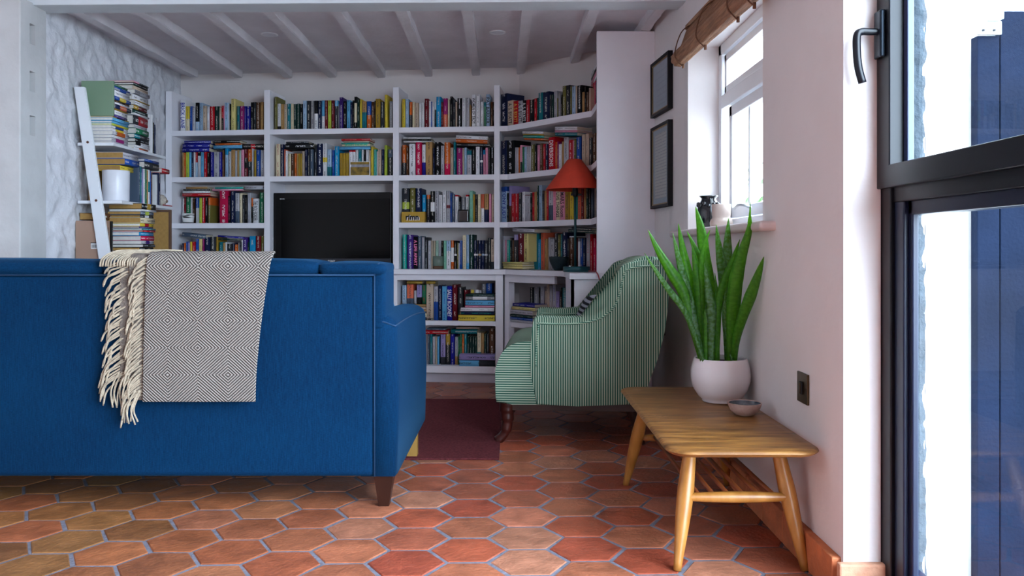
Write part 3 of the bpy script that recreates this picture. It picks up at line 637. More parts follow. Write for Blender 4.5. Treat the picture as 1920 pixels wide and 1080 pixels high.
bay('''68 172 508 navy i=white; 178 264 612 beige T=A._S._BYATT i=black; 268 342 618 red T=A._S._BYATT i=yellow; 344 408 616 lightgrey T=A._S._BYATT i=black; 412 466 608 black T=A._S._BYATT i=white; 468 518 600 red; 520 588 598 black; 592 630 578 red; 632 656 570 darkgreen; 658 724 488 teal; 728 830 475 navy; 832 858 520 charcoal; 860 896 520 darkgreen; 900 946 462 lightgrey
948 962 575 olive; 966 1004 490 grey; 1006 1030 520 black; 1034 1084 385 olive; 1088 1150 372 charcoal; 1152 1178 390 olive; 1180 1230 388 paleblue; 1236 1258 388 beige; 1262 1336 375 black i=white; 1338 1372 480 tan; 1376 1402 395 black; 1404 1440 480 brown; 1444 1472 415 beige''', LB, 930, 115, .12034, S1, 'top shelf, corner bay', 'books on the top shelf, corner bay', dflt=.02)
bay('''1482 1518 338 red; 1520 1548 330 crimson; 1550 1566 320 navy
L far_right 1480 1568 292 330 white; L far_right 1480 1568 222 290 pink; L far_right 1482 1568 162 218 black; L far_right 1480 1568 100 158 white''', LC, 930, 115, .12034, S1, 'top shelf, short return', 'books on the return of the top shelf', dflt=.02)
bay('''228 262 335 tan; 264 296 335 orange; 298 364 325 lime; 366 410 325 sky; 412 452 325 navy; 454 490 325 white; 494 534 325 red b=.6:paleblue; 536 598 322 black b=.85:lightgrey; 600 660 325 sky; 662 722 318 red; 726 780 338 black; 792 856 322 royal; 860 966 318 lightgrey; 968 1022 320 royal; 1028 1066 282 brown; 1086 1144 250 paleblue t=.22:cyan; 1152 1206 308 lightgrey; 1208 1280 275 tan; 1284 1324 295 lightgrey; 1326 1366 275 tan; 1368 1404 290 paleGreen; 1406 1464 275 pink
1470 1538 262 darkred m=.35:black; 1542 1620 262 orange b=.55:charcoal; 1622 1650 250 lightgrey; 1666 1706 285 mustard; 1710 1790 280 blue; 1798 1872 280 lightgrey
L left 270 800 92 155 royal i=white; L left 238 778 157 235 royal i=white; L left 230 770 237 316 royal i=white; L middle 870 1380 85 140 black i=white; L middle 890 1396 142 180 orange; L middle 852 1430 184 222 sky i=white; L middle 852 1430 223 248 sky; L right 1432 1860 158 255 black m=.2:red''', LA, 320, 255, .09375, S2, 'second shelf, left bay', 'books on the second shelf, left bay')
bay('''96 162 120 cream i=red; 164 220 125 navy; 222 238 200 salmon; 240 270 220 white; 282 322 265 cream; 324 374 265 brown; 376 406 262 orange; 408 432 260 tan; 434 456 260 mustard; 458 488 262 mustard; 490 526 225 beige; 530 570 205 navy; 572 608 195 charcoal; 610 658 200 slate; 674 712 140 charcoal i=white; 716 796 115 navy i=white; 800 862 110 white m=.14:yellow; 866 930 200 paleblue b=.35:teal; 940 972 210 blue; 978 1044 155 cyan; 1054 1100 255 mustard; 1102 1140 255 mustard; 1142 1190 255 mustard
1194 1246 215 white t=.06:red; 1248 1290 215 white t=.06:red; 1292 1332 208 white; 1336 1382 205 teal; 1384 1412 205 white; 1414 1446 210 black; 1448 1488 205 white; 1492 1516 215 beige; 1520 1560 160 yellow; 1564 1606 200 turquoise; 1610 1622 230 white; 1624 1678 200 beige; 1682 1720 200 navy; 1724 1762 138 lime; 1780 1850 200 charcoal t=.3:slate
L left 250 590 82 112 charcoal i=white; L left 240 665 113 190 black i=white; L right 1080 1510 38 72 red; L right 1112 1500 74 96 beige; L right 1078 1490 98 120 turquoise; L right 1090 1510 122 154 cream T=JOAN_DIDION i=green; L right 1044 1516 158 202 sky''', LA, 505, 255, .125, S2, 'second shelf above television', 'books on the second shelf, above the television')
bay('''92 164 240 orange b=.42:charcoal; 168 212 290 brown i=white; 222 338 220 white i=black; 345 460 190 crimson i=white; 468 534 232 white b=.42:royal; 536 662 180 tan; 672 706 300 navy; 710 818 185 black i=white; 824 886 252 lightgrey i=black; 892 998 192 orange b=.35:crimson; 1002 1060 292 beige; 1062 1108 180 teal; 1124 1230 295 magenta; 1232 1262 298 beige; 1266 1314 288 paleblue; 1318 1406 345 lightgrey t=.18:teal; 1410 1480 290 black; 1484 1558 275 white; 1562 1622 290 navy m=.08:white; 1626 1664 335 pink t=.18:cyan; 1668 1718 290 pink; 1722 1752 275 charcoal; 1760 1838 285 black i=white
L left 110 630 100 128 white r=1; L left 95 640 130 165 black r=1; L left 115 650 168 198 white r=1; L right 1110 1710 82 150 white r=3 i=black; L right 1108 1708 150 222 orange r=3; L right 1120 1750 222 275 charcoal r=1.5''', LA, 745, 248, .098958, S2, 'second shelf, third bay', 'books on the second shelf, third bay')
bay('''80 192 325 navy; 196 318 325 black i=white; 336 366 445 lightgrey; 368 396 450 lightgrey; 400 426 445 orange; 428 462 405 charcoal t=.6:pink; 466 500 435 green; 504 544 435 paleblue; 546 584 430 lightgrey; 586 624 428 lightgrey; 628 688 395 olive; 690 736 380 black; 740 780 400 pink; 784 838 375 brown; 844 884 385 red; 886 938 390 navy; 942 1050 262 red T=DIVERSIONS i=white d0=.01; 1056 1098 350 orange; 1100 1120 340 magenta; 1124 1176 385 white; 1180 1212 340 tan; 1216 1300 270 lightgrey; 1306 1376 310 red; 1378 1394 320 pink; 1396 1438 295 olive; 1444 1522 258 blue; 1540 1604 215 beige; 1608 1668 198 beige; 1672 1732 270 charcoal; 1736 1800 190 brown
L left 470 850 190 235 white r=7; L left 480 862 238 262 mustard r=7; L left 488 864 264 310 turquoise r=7; L left 500 860 312 345 orange r=7; L right 1058 1460 100 165 white r=6; L right 1058 1460 165 205 pink r=6; L right 1058 1460 207 265 teal r=6''', LB, 930, 230, .104167, S2, 'second shelf, corner bay', 'books on the second shelf, corner bay', dflt=.02)
bay('''236 258 340 white; 260 304 320 darkred; 308 394 310 green; 396 434 325 white; 438 494 342 brown; 498 562 325 blue b=.6:lightgrey; 566 622 330 lime i=black; 626 682 325 red i=white; 686 742 330 black; 746 804 320 olive t=.3:orange; 976 1140 190 crimson i=white; 1146 1192 290 black i=pink; 1196 1284 200 navy; 1290 1370 235 lightgrey b=.4:slate; 1376 1426 235 cream; 1430 1480 265 charcoal; 1484 1530 270 black; 1534 1600 235 lightgrey; 1612 1640 330 black t=.35:orange; 1644 1750 345 white T=THE_WOLF_BORDER i=black; 1780 1872 225 green
L left 305 730 108 148 tan; L left 250 785 148 188 black i=white; L left 240 785 190 238 white i=black; L left 228 790 240 298 red; L middle 886 1450 112 150 turquoise; L middle 832 1440 152 186 pink i=white; L right 1476 1872 82 165 lightgrey''', LA, 320, 340, .09375, S3, 'third shelf, left bay', 'books on the third shelf, left bay', push=((230, 500, .1),))
bay('''92 222 80 charcoal m=.2:lime; 238 338 75 olive; 346 458 80 navy i=white; 470 546 205 cyan b=.4:navy; 556 618 205 charcoal t=.15:orange; 626 706 135 black m=.3:white; 710 784 130 lightgrey; 788 848 195 white t=.02:black; 856 922 125 white; 930 998 130 lightgrey m=.1:darkred; 1000 1034 170 blue; 1036 1088 200 slate; 1092 1150 205 white t=.06:red; 1154 1210 240 black; 1214 1290 250 grey; 1296 1360 205 white t=.06:red; 1366 1430 125 mint; 1434 1468 195 mustard; 1472 1518 195 black; 1522 1578 190 cream; 1586 1644 190 white t=.5:salmon; 1648 1726 185 tan b=.45:navy; 1736 1780 185 pink; 1786 1850 192 beige''', LA, 745, 345, .098958, S3, 'third shelf, third bay', 'books on the third shelf, third bay', push=((60, 550, .066), (1150, 1362, .076)))
bay('''92 184 145 paleblue t=.13:blue T=TONY_JUDT i=blue; 190 228 260 black; 232 270 130 lilac b=.45:brown; 274 336 270 red; 338 400 270 red; 402 464 250 charcoal; 468 514 235 white i=black; 518 560 290 lightgrey t=.03:darkred; 562 608 290 lightgrey t=.03:darkred; 610 648 260 black; 650 682 245 red; 686 726 235 tan; 730 766 125 darkgreen; 768 824 115 paleblue; 828 866 215 charcoal; 868 902 215 tan; 904 938 212 red; 942 1018 205 lightgrey b=.5:slate; 1022 1072 200 pink i=red; 1076 1146 195 cream T=LIVE_THINGS i=black; 1150 1236 190 pink T=MARS_Room i=black; 1240 1320 190 mustard; 1324 1390 190 yellow; 1396 1458 250 turquoise; 1466 1528 185 salmon; 1530 1572 180 darkred; 1576 1614 180 tan; 1618 1660 170 darkgreen; 1662 1706 170 black; 1710 1740 165 slate''', LB, 930, 335, .104167, S3, 'third shelf, corner bay', 'books on the third shelf, corner bay', dflt=.02)
bay('''1752 1790 165 beige; 1792 1820 168 black; 1822 1842 165 magenta''', LC, 930, 335, .104167, S3, 'third shelf, short return', 'books on the return of the third shelf', dflt=.02)
bay('''226 258 298 navy; 262 298 295 orange; 302 340 265 blue; 344 376 285 lilac; 380 426 268 yellow; 430 494 268 red; 498 556 215 blue; 562 620 215 paleyellow; 632 664 215 magenta; 680 780 178 navy; 790 900 170 charcoal; 908 940 170 mustard; 970 1034 275 teal; 1040 1086 290 tan; 1090 1120 280 white; 1130 1222 310 charcoal; 1230 1276 300 navy b=.3:white; 1280 1340 325 orange; 1346 1376 290 grey; 1380 1410 260 charcoal; 1414 1440 235 white; 1444 1532 185 purple i=white; 1536 1564 280 darkgreen; 1574 1692 155 cyan; 1700 1800 155 darkred; 1806 1872 155 olive
L left 225 700 130 215 slate r=6; L right 940 1480 175 215 royal r=4; L right 950 1330 218 245 darkgreen r=3''', LA, 320, 428, .09375, DK, 'fourth shelf, left bay', 'books on the fourth shelf, left bay')
bay('''98 172 98 turquoise; 186 300 105 purple i=white; 308 382 140 black T=A_LIFE_APART i=pink; 388 460 125 slate; 464 514 150 lightgrey; 518 574 150 charcoal i=white; 580 636 215 lightgrey; 640 668 215 beige; 670 718 215 beige; 722 776 215 paleGreen; 778 828 215 lightgrey; 830 872 215 black; 876 926 215 mint; 930 1010 215 white t=.36:paleblue; 1014 1070 210 orange m=.5:white; 1074 1126 215 black m=.06:white; 1130 1156 255 olive; 1158 1176 262 white; 1178 1228 212 blue; 1234 1300 108 cream i=black; 1304 1360 105 paleblue b=.17:sky; 1364 1446 100 darkgreen i=white; 1448 1504 208 navy m=.06:white; 1506 1530 208 charcoal m=.06:white; 1534 1590 208 navy m=.06:tan; 1594 1646 208 navy m=.06:paleblue; 1650 1714 210 charcoal m=.06:lightgrey; 1718 1770 162 charcoal; 1774 1850 188 beige b=.25:charcoal''', LA, 745, 430, .098958, DK, 'fourth shelf, third bay', 'books on the fourth shelf, third bay', push=((660, 880, .085),))
bay('''108 152 222 lightgrey y=680; 156 186 290 pink y=680; 190 242 290 turquoise y=680; 248 286 250 black y=680; 290 318 290 brown y=680; 320 386 192 charcoal t=.2:lilac y=680; 400 494 172 darkred i=white y=680; 498 578 172 paleyellow i=black y=680; 590 742 170 teal T=Notes_from i=white; 748 802 275 cyan; 806 866 152 salmon; 870 914 268 tan; 918 934 400 tan; 938 966 242 lightgrey; 970 1044 270 lightgrey; 1050 1106 165 charcoal i=white; 1110 1154 190 olive; 1160 1184 180 teal; 1188 1276 150 navy i=white; 1284 1310 265 charcoal; 1316 1400 215 brown t=.04:white; 1404 1424 260 darkred; 1470 1508 255 grey m=.8:white; 1516 1560 260 blue; 1562 1610 250 navy; 1622 1686 182 lightgrey i=red; 1690 1742 180 red; 1746 1800 258 crimson
L small_yellow_stack 112 470 683 718 paleyellow d0=.0; L small_yellow_stack 120 472 722 766 paleyellow d0=.0; L small_yellow_stack 134 476 770 805 paleyellow d0=.0; L upper_left 300 690 95 160 lightgrey r=3 i=black; L upper_right 1360 1720 75 135 charcoal r=3; L upper_right 1300 1770 120 178 darkgreen r=3''', LB, 930, 420, .104167, DK, 'fourth shelf, corner bay', 'books on the fourth shelf, corner bay', dflt=.02, push=((0, 600, .03), (600, 1900, .105)))
bay('''90 172 150 paleblue y=500; 178 306 132 salmon b=.28:slate y=500; 314 362 250 lightgrey y=500; 366 464 150 lilac b=.35:black y=500; 470 540 140 green i=red y=500; 546 684 128 beige i=black; 690 770 175 lightgrey b=.55:blue; 776 842 155 navy; 846 938 170 sky i=blue; 940 1036 168 royal T=SALLY_ROONEY i=white; 1042 1136 140 darkred; 1150 1240 190 charcoal; 1262 1330 240 darkred
1600 1676 120 grey y=305 d0=.1; 1680 1790 115 blue y=305 d0=.1
L left 40 540 512 556 tan; L left 40 540 562 606 beige; L left 40 560 610 680 tan; L left 60 590 685 755 cream; L left 60 680 760 825 charcoal; L right 1290 1836 318 360 darkgreen i=white d0=.01; L right 1292 1840 364 428 grey m=.5:white d0=.01; L right 1290 1838 440 530 sky d0=.01; L right 1284 1838 536 574 pink d0=.01; L right 1200 1832 578 645 white d0=.01; L right 1206 1834 650 712 navy d0=.01 i=green; L right 1156 1846 716 828 yellow d0=.01; L upper 180 470 75 122 mustard; L upper_right 546 722 75 124 mustard''', LA, 745, 520, .098958, S5, 'shelf under worktop', 'books on the shelf under the worktop', dflt=.05)
bay('''128 180 250 slate; 186 232 250 teal; 238 292 300 lightgrey; 296 334 300 beige; 338 378 300 sky; 408 514 250 lilac b=.25:charcoal; 520 612 240 charcoal t=.35:mustard; 618 708 245 royal; 716 778 305 lightgrey b=.3:tan; 784 820 300 green; 824 864 250 green; 868 910 245 orange; 914 968 240 teal; 972 1024 300 darkgreen; 1028 1078 300 darkgreen; 1082 1134 300 darkgreen; 1138 1184 300 darkgreen; 1190 1272 215 cream b=.4:teal; 1276 1336 220 tan; 1340 1384 245 darkgreen; 1388 1440 245 charcoal; 1446 1566 130 brown
L left 120 520 120 158 slate; L left 60 570 164 246 red; L middle 738 1234 92 138 beige; L middle 634 1190 145 238 teal; L right 808 1568 680 800 lilac d0=-.0; L right 808 1574 808 935 sky b=.45:charcoal d0=-.0''', LA, 790, 605, .08799, S6, 'bottom shelf', 'books on the bottom shelf', dflt=.07)
bay('''574 652 205 black d0=.12; 660 748 195 grey d0=.12; 756 782 215 black d0=.12; 786 860 190 lightgrey d0=.12; 880 908 270 beige d0=.12; 912 964 145 beige d0=.12; 970 1020 165 lightgrey d0=.12; 1036 1100 150 lightgrey i=blue d0=.12; 1104 1168 285 lilac d0=.12; 1180 1228 210 black d0=.12; 1232 1320 210 teal d0=.12; 1346 1396 290 tan d0=.12
L front 228 672 535 600 royal; L front 214 680 604 665 paleyellow; L front 178 630 668 758 lightgrey; L front 174 628 762 815 darkgreen; L front 176 626 818 868 blue; L front 180 622 872 922 lightgrey''', LB, 940, 520, .09259, S5, 'angled low shelf behind armchair', 'books on the angled shelf behind the armchair', dflt=.01)

# -------- ladder bookshelf by the stone wall: books in stacks, spines facing into the room (+x), near ends facing the camera
LL = dict(p=(-2.21, 5.3), u=(0, -1), n=(-1, 0))      # u runs towards the camera, n into the wall: seen from the room the spines face +x
ORI = Matrix(((0, -1, 0, 0), (1, 0, 0, 0), (0, 0, 1, 0), (0, 0, 0, 1)))   # local x -> +y, local y (depth) -> -x, spine faces +x
def lflat(x, y0, y1, z0, z1, col, where, depth=.15, **kw):
    """flat book: spine plane at x, running y0..y1 along the shelf, lying from z0 to z1"""
    M = Matrix.Translation((x, y1, (z0+z1)/2)) @ ORI @ Matrix.Rotation(R(-90), 4, 'Y')
    book(M, z1-z0-.0008, depth, y1-y0, col, flat=True, area=(z1-z0)*300*((y1-y0)*80+60)+30, label=where, group='books on the ladder shelf', **kw)
def lstand(x, y0, y1, z0, h, col, where, depth=.15, **kw):
    M = Matrix.Translation((x, (y0+y1)/2, z0)) @ ORI
    book(M, y1-y0-.001, depth, h, col, area=h*300*8, label=where, group='books on the ladder shelf', **kw)
LH1, LH2, LH3 = 1.492, 1.172, .845
mags = [('lightgrey', .012, 'lightgrey'), ('lightgrey', .02, 'magenta'), ('white', .016, 'white'), ('lightgrey', .022, 'orange'), ('white', .016, 'yellow'), ('white', .014, 'blue'), ('lime', .012, 'yellow'), ('sky', .014, 'sky'), ('sky', .018, 'sky'), ('mustard', .006, 'black')]
z = LH1; rn = random.Random(5)
for i, (c, t, b) in enumerate(mags):
    lflat(-2.215-rn.uniform(0, .01), 4.64+rn.uniform(0, .008), 4.84, z, z+t, c, '%s magazine, %s up in white stack on ladder shelf' % (WORD.get(c, c), ordn(i+1)), depth=.17, bands=(('b', .0, b),) if b == c else (('m', .5, b),), pages='white'); z += t
zg = z
for i, (c, t, b) in enumerate([('purple', .016, 'purple'), ('white', .026, 'white'), ('mustard', .007, 'mustard'), ('navy', .024, 'salmon'), ('white', .012, 'white'), ('brown', .014, 'black'), ('blue', .02, 'yellow'), ('white', .034, 'white'), ('lightgrey', .012, 'blue'), ('blue', .01, 'blue'), ('green', .014, 'green')]):
    lflat(-2.215-rn.uniform(0, .012), 4.672, 4.85+rn.uniform(-.02, .02), z, z+t, c, '%s book%s, %s up behind the green cover' % (WORD.get(c, c), '' if b == c else ' with %s band' % b, ordn(i+1)), bands=() if b == c else (('m', .4, b),), pages='white'); z += t
M = Matrix.Translation((-2.215, 4.655, zg+.001)) @ ORI
book(M, .016, .178, .195, '7F9A80', area=4000, label='large sage green book standing face on, top of the ladder shelf', group=None)
z = LH1
for i, (c, t, b, T) in enumerate([('orange', .01, 'white', None), ('white', .014, 'white', None), ('white', .018, 'black', None), ('black', .022, 'black', None), ('charcoal', .026, 'teal', None), ('green', .034, 'green', None), ('lightgrey', .022, 'lightgrey', None), ('red', .052, 'charcoal', None), ('white', .012, 'white', None), ('darkgreen', .026, 'darkgreen', None), ('darkred', .024, 'mustard', None), ('white', .024, 'white', None), ('mustard', .005, 'mustard', None), ('white', .034, 'white', None), ('lightgrey', .026, 'grey', None), ('beige', .024, 'beige', None), ('black', .014, 'darkgreen', None), ('charcoal', .01, 'pink', None)]):
    lflat(-2.205-rn.uniform(0, .016), 4.9+rn.uniform(-.012, .012), 5.09+rn.uniform(-.012, .012), z, z+t, c, '%s book%s, %s up in taller stack on ladder shelf' % (WORD.get(c, c), '' if b == c else ' with %s band' % b, ordn(i+1)), bands=() if b == c else (('t', .35, b),), pages='white', ink='white' if c in DARK else 'black'); z += t
for i, (a, w, h, c) in enumerate([(5.125, .014, .235, 'white'), (5.142, .016, .19, 'black'), (5.16, .02, .18, 'navy'), (5.182, .012, .225, 'lightgrey')]):
    lstand(-2.205, a, a+w, LH1, h, c, 'slim %s book, %s of four upright ones at far end of ladder shelf' % (c, ordn(i+1)))
# middle ladder shelf
for i, (a, w, h, c, dd) in enumerate([(4.86, .022, .215, 'slate', 0), (4.884, .022, .215, 'teal', 0), (4.908, .018, .205, 'lilac', 0), (4.928, .022, .205, 'white', 0), (4.952, .022, .205, 'green', 0), (4.976, .016, .2, 'tan', 0), (4.994, .022, .205, 'white', 0), (5.018, .014, .2, 'blue', 0), (5.034, .014, .19, 'brown', 0), (5.06, .028, .19, 'green', .02), (5.10, .022, .185, 'white', 0), (5.135, .03, .2, 'navy', 0)]):
    lstand(-2.17-dd, a, a+w, LH2, h, c, 'upright %s book, %s from white pot on middle ladder shelf' % (c, ordn(i+1)), bands=(('m', .3, 'teal'),) if c == 'white' and i == 6 else ())
for i, (x, y0, y1, z0, z1, c, dp) in enumerate([(-2.2, 4.7, 4.88, 1.345, 1.375, 'yellow', .2), (-2.17, 4.69, 4.87, 1.377, 1.412, 'blue', .2), (-2.18, 4.69, 4.88, 1.413, 1.448, 'lightgrey', .2), (-2.165, 4.93, 5.13, 1.382, 1.42, 'charcoal', .15), (-2.165, 4.93, 5.13, 1.421, 1.437, 'blue', .15), (-2.15, 5.14, 5.25, 1.372, 1.402, 'red', .12)]):
    lflat(x, y0, y1, z0, z1, c, '%s book lying flat over upright books, middle ladder shelf, %s' % (WORD.get(c, c), ['lowest left', 'middle left', 'topmost left', 'lower right', 'upper right', 'far right'][i]), depth=dp, pages='tan' if i < 3 else 'white')
for i, (a, w) in enumerate([(4.74, .03), (4.775, .03)]):
    lstand(-2.34, a, a+w, LH2, .2-.01*i, 'tan' if i == 0 else 'mustard', '%s book behind white ladder rail, middle shelf' % ('tan' if i == 0 else 'mustard'), depth=.06)
# low ladder shelf
z = LH3
for i, (c, t, b, pg) in enumerate([('sky', .012, 'sky', 'white'), ('black', .026, 'black', 'white'), ('white', .01, 'white', 'white'), ('black', .02, 'black', 'tan'), ('charcoal', .018, 'charcoal', 'white'), ('lightgrey', .02, 'purple', 'white'), ('crimson', .028, 'crimson', 'white'), ('cyan', .022, 'cyan', 'white'), ('red', .01, 'red', 'white'), ('teal', .012, 'teal', 'white'), ('purple', .009, 'purple', 'white'), ('yellow', .018, 'red', 'white'), ('cream', .032, 'cream', 'tan'), ('charcoal', .016, 'white', 'tan'), ('slate', .02, 'lime', 'tan'), ('white', .012, 'white', 'white'), ('black', .034, 'mustard', 'tan')]):
    lflat(-2.095-rn.uniform(0, .02), 4.745+rn.uniform(-.012, .012), 4.93+rn.uniform(-.02, .015), z, z+t, c, '%s book%s, %s up in stack on low ladder shelf' % (WORD.get(c, c), '' if b == c else ' with %s band' % b, ordn(i+1)), bands=() if b == c else (('m', .3, b),), pages=pg, depth=.19, ink='white' if c in DARK else 'black'); z += t
lstand(-2.285, 4.69, 4.72, LH3, .22, 'lime', 'lime green book upright between ladder rail and stack', depth=.05)
lstand(-2.26, 4.725, 4.74, LH3, .215, 'black', 'black book upright beside the lime green one', depth=.05)
lflat(-2.28, 4.66, 4.84, 1.066, 1.105, 'brown', 'old thick brown book lying behind the ladder rail, low shelf', depth=.13, pages='tan')
M = Matrix.Translation((-2.24, 4.64, LH3)) @ ORI
book(M, .045, .17, .215, 'B08F7C', area=3500, label='plain pinkish brown boxed book facing forward with white barcode label', group=None)

# -------- turn the list into things: the 300 that show largest are objects, the rest one loose mass
def bookgeo(bm, w, d, h, col, bands, flat, M, cl, kl, uvl, pages_in=None, ink=None, full=False):
    base = srgb(HEX.get(col, col)); inkc = srgb('D8D4C8' if col in DARK else '3A3A40')
    if ink: inkc = srgb({'white': 'F0F0F0', 'black': '101010', 'red': 'B02030', 'blue': '2038A0', 'green': '20C090', 'yellow': 'E0C040', 'pink': 'F080B0', 'navy': '141F44'}[ink])
    jig = random.Random(int(w*1e6)+int(h*1e6)).uniform(.88, 1.1); base = tuple(min(1, c*jig) for c in base[:3])+(1,)
    t = min(.0022, w*.18); rr = min(.004, w*.25)
    prof = [(-w/2, d), (-w/2, rr), (-w/2+rr*.35, rr*.3), (-w/2+rr, 0), (w/2-rr, 0), (w/2-rr*.35, rr*.3), (w/2, rr), (w/2, d), (w/2-t, d), (w/2-t, t), (-w/2+t, t), (-w/2+t, d)]
    zs = [(0, base), (h, base)]
    cuts = [0, h]; cols = []
    for k, fr, c in bands:
        if k == 't': cuts.append(h*(1-fr))
        elif k == 'b': cuts.append(h*fr)
        else: cuts += [h*(.5-fr/2), h*(.5+fr/2)]
    cuts = sorted(set(max(0, min(h, c)) for c in cuts)); seed = random.Random(int(h*1e5)).uniform(0, 90)
    def cc(z):
        for k, fr, c in bands:
            if (k == 't' and z > h*(1-fr)) or (k == 'b' and z < h*fr) or (k == 'm' and abs(z-h/2) < h*fr/2): return srgb(HEX.get(c, c))
        return base
    rings = [[bm.verts.new(M @ Vector((x, y, z))) for x, y in prof] for z in cuts]
    n = len(prof)
    for a, b, za, zb in zip(rings, rings[1:], cuts, cuts[1:]):
        c = cc((za+zb)/2)
        for i in range(n):
            j = (i+1) % n; f = bm.faces.new((a[i], a[j], b[j], b[i])); spine = i == 3
            for l, (u, zz) in zip(f.loops, ((prof[i][0], za), (prof[j][0], za), (prof[j][0], zb), (prof[i][0], zb))):
                l[cl] = c; l[kl] = inkc
                l[uvl].uv = ((u+w/2-rr)/(w-2*rr) if spine else 0, zz+seed)
            if i in (2, 3, 4): f.smooth = True
    for r, z in ((rings[0], 0), (rings[-1], h)):
        c = cc(z+(1e-4 if z == 0 else -1e-4))
        for q in ([0, 1, 10, 11], [1, 2, 3, 10], [3, 4, 9, 10], [4, 5, 6, 9], [6, 7, 8, 9]):
            f = bm.faces.new([r[k] for k in q])
            for l in f.loops: l[cl] = c; l[kl] = c; l[uvl].uv = (0, 0)
    if full:
        fs0 = len(bm.faces); i_ = .002
        vs = [bm.verts.new(M @ Vector((x, y, z))) for z in (i_, h-i_) for x, y in ((-w/2+t, t), (w/2-t, t), (w/2-t, d-i_), (-w/2+t, d-i_))]
        for q in ((0, 1, 2, 3), (4, 5, 6, 7), (0, 1, 5, 4), (1, 2, 6, 5), (2, 3, 7, 6), (3, 0, 4, 7)):
            f = bm.faces.new([vs[k] for k in q])
            for l in f.loops: l[cl] = srgb('CFC4AE'); l[kl] = l[cl]; l[uvl].uv = (0, 0)
def layers(bm): return bm.loops.layers.float_color.new('Col'), bm.loops.layers.float_color.new('Ink'), bm.loops.layers.uv.new('UVMap')
BOOKS.sort(key=lambda b: -b['area']-(1e5 if b['text'] else 0))
NB = 300
sb = bmesh.new(); L3 = layers(sb)
seen = {}
for i, b in enumerate(BOOKS):
    if i >= NB:
        bookgeo(sb, b['w'], b['d'], b['h'], b['col'], b['bands'], b['flat'], b['M'], *L3, ink=b['ink'], full=True); continue
    bm = bmesh.new(); ls = layers(bm)
    bookgeo(bm, b['w'], b['d'], b['h'], b['col'], b['bands'], b['flat'], Matrix(), *ls, ink=b['ink'] if not b['text'] else None)
    bmesh.ops.recalc_face_normals(bm, faces=bm.faces)
    if b['text']:
        for f in bm.faces:
            for l in f.loops: l[ls[1]] = l[ls[0]]
    me = bpy.data.meshes.new('book'); bm.to_mesh(me); bm.free()
    o = bpy.data.objects.new('book', me); COL.objects.link(o); me.materials.append(BOOKM); o.matrix_world = b['M']
    lab = b['label']
    if lab in seen: print('DUPLABEL', lab)
    seen[lab] = 1
    tag(o, lab, 'book', b['group'])
    w, d, h = b['w'], b['d'], b['h']; t = min(.0022, w*.18); n_ = .0022
    pm = Bm(((-w/2+t+.0002, t+.0003, n_), (w/2-t-.0002, d-n_, h-n_)))
    pme = bpy.data.meshes.new('pages'); pm.to_mesh(pme); pm.free(); po = bpy.data.objects.new('pages', pme); COL.objects.link(po)
    pme.materials.append(PAPERW if b['pages'] == 'white' else (PAPERT if b['pages'] == 'tan' else PAPER)) if True else None
    po.parent = o
    if b['text']:
        size = min(w*1.15, .05); L_ = h*.8
        def mp(x, y, tot, w=w, h=h, L_=L_): return (y, -.0007, h*.9-x*(L_/tot if tot > L_ or True else 1))
        lettering('spine_lettering', b['text'], size, mp, INKC.get(b['ink'], INKB), o, bold=.0006)
me = bpy.data.meshes.new('slim_books'); bmesh.ops.recalc_face_normals(sb, faces=sb.faces); sb.to_mesh(me); sb.free(); so = link('slim_books', me, BOOKM)
tag(so, 'the slimmest books wedged in among the larger ones on every shelf', 'books'); so['kind'] = 'stuff'
print('BOOKS', len(BOOKS))
# ------------------------------------------------------------------ sofa
sf = thing('sofa', 'blue upholstered sofa seen from behind with dark wooden legs', 'sofa', (-1.37, 3.35, 0))
def pillow(bm, a, b, bev, bulge=0, M=None, seg=5, sub=8):
    n = bmesh.new(); box(n, a, b)
    bmesh.ops.subdivide_edges(n, edges=n.edges[:], cuts=sub, use_grid_fill=True)
    A, B = Vector(a), Vector(b); c = (A+B)/2; h = (B-A)/2
    for v in n.verts:
        q = v.co-c; r = bev; core = Vector([max(-(h[i]-r), min(h[i]-r, q[i])) for i in range(3)]); d = q-core
        if d.length > 1e-9: q = core+d.normalized()*min(r, max(abs(d[0]), abs(d[1]), abs(d[2])))
        u = [q[i]/h[i] for i in range(3)]
        for i in range(3):
            j, k = (i+1) % 3, (i+2) % 3; q[i] += bulge*u[i]*max(0, 1-u[j]**2)*max(0, 1-u[k]**2) if True else 0
        v.co = c+q; 
    for f in n.faces: f.smooth = True
    if M: bmesh.ops.transform(n, matrix=M, verts=n.verts)
    merge(bm, n)
SL, SR = -2.30, -.44     # back panel left/right
SY = 2.895
bm = bmesh.new(); box(bm, (SL-.03, SY, .112), (SR-.035, SY+.2, .815), bev=.02, seg=4); obj('back_panel', bm, SOFA, sf, smooth=False).data.shade_smooth()
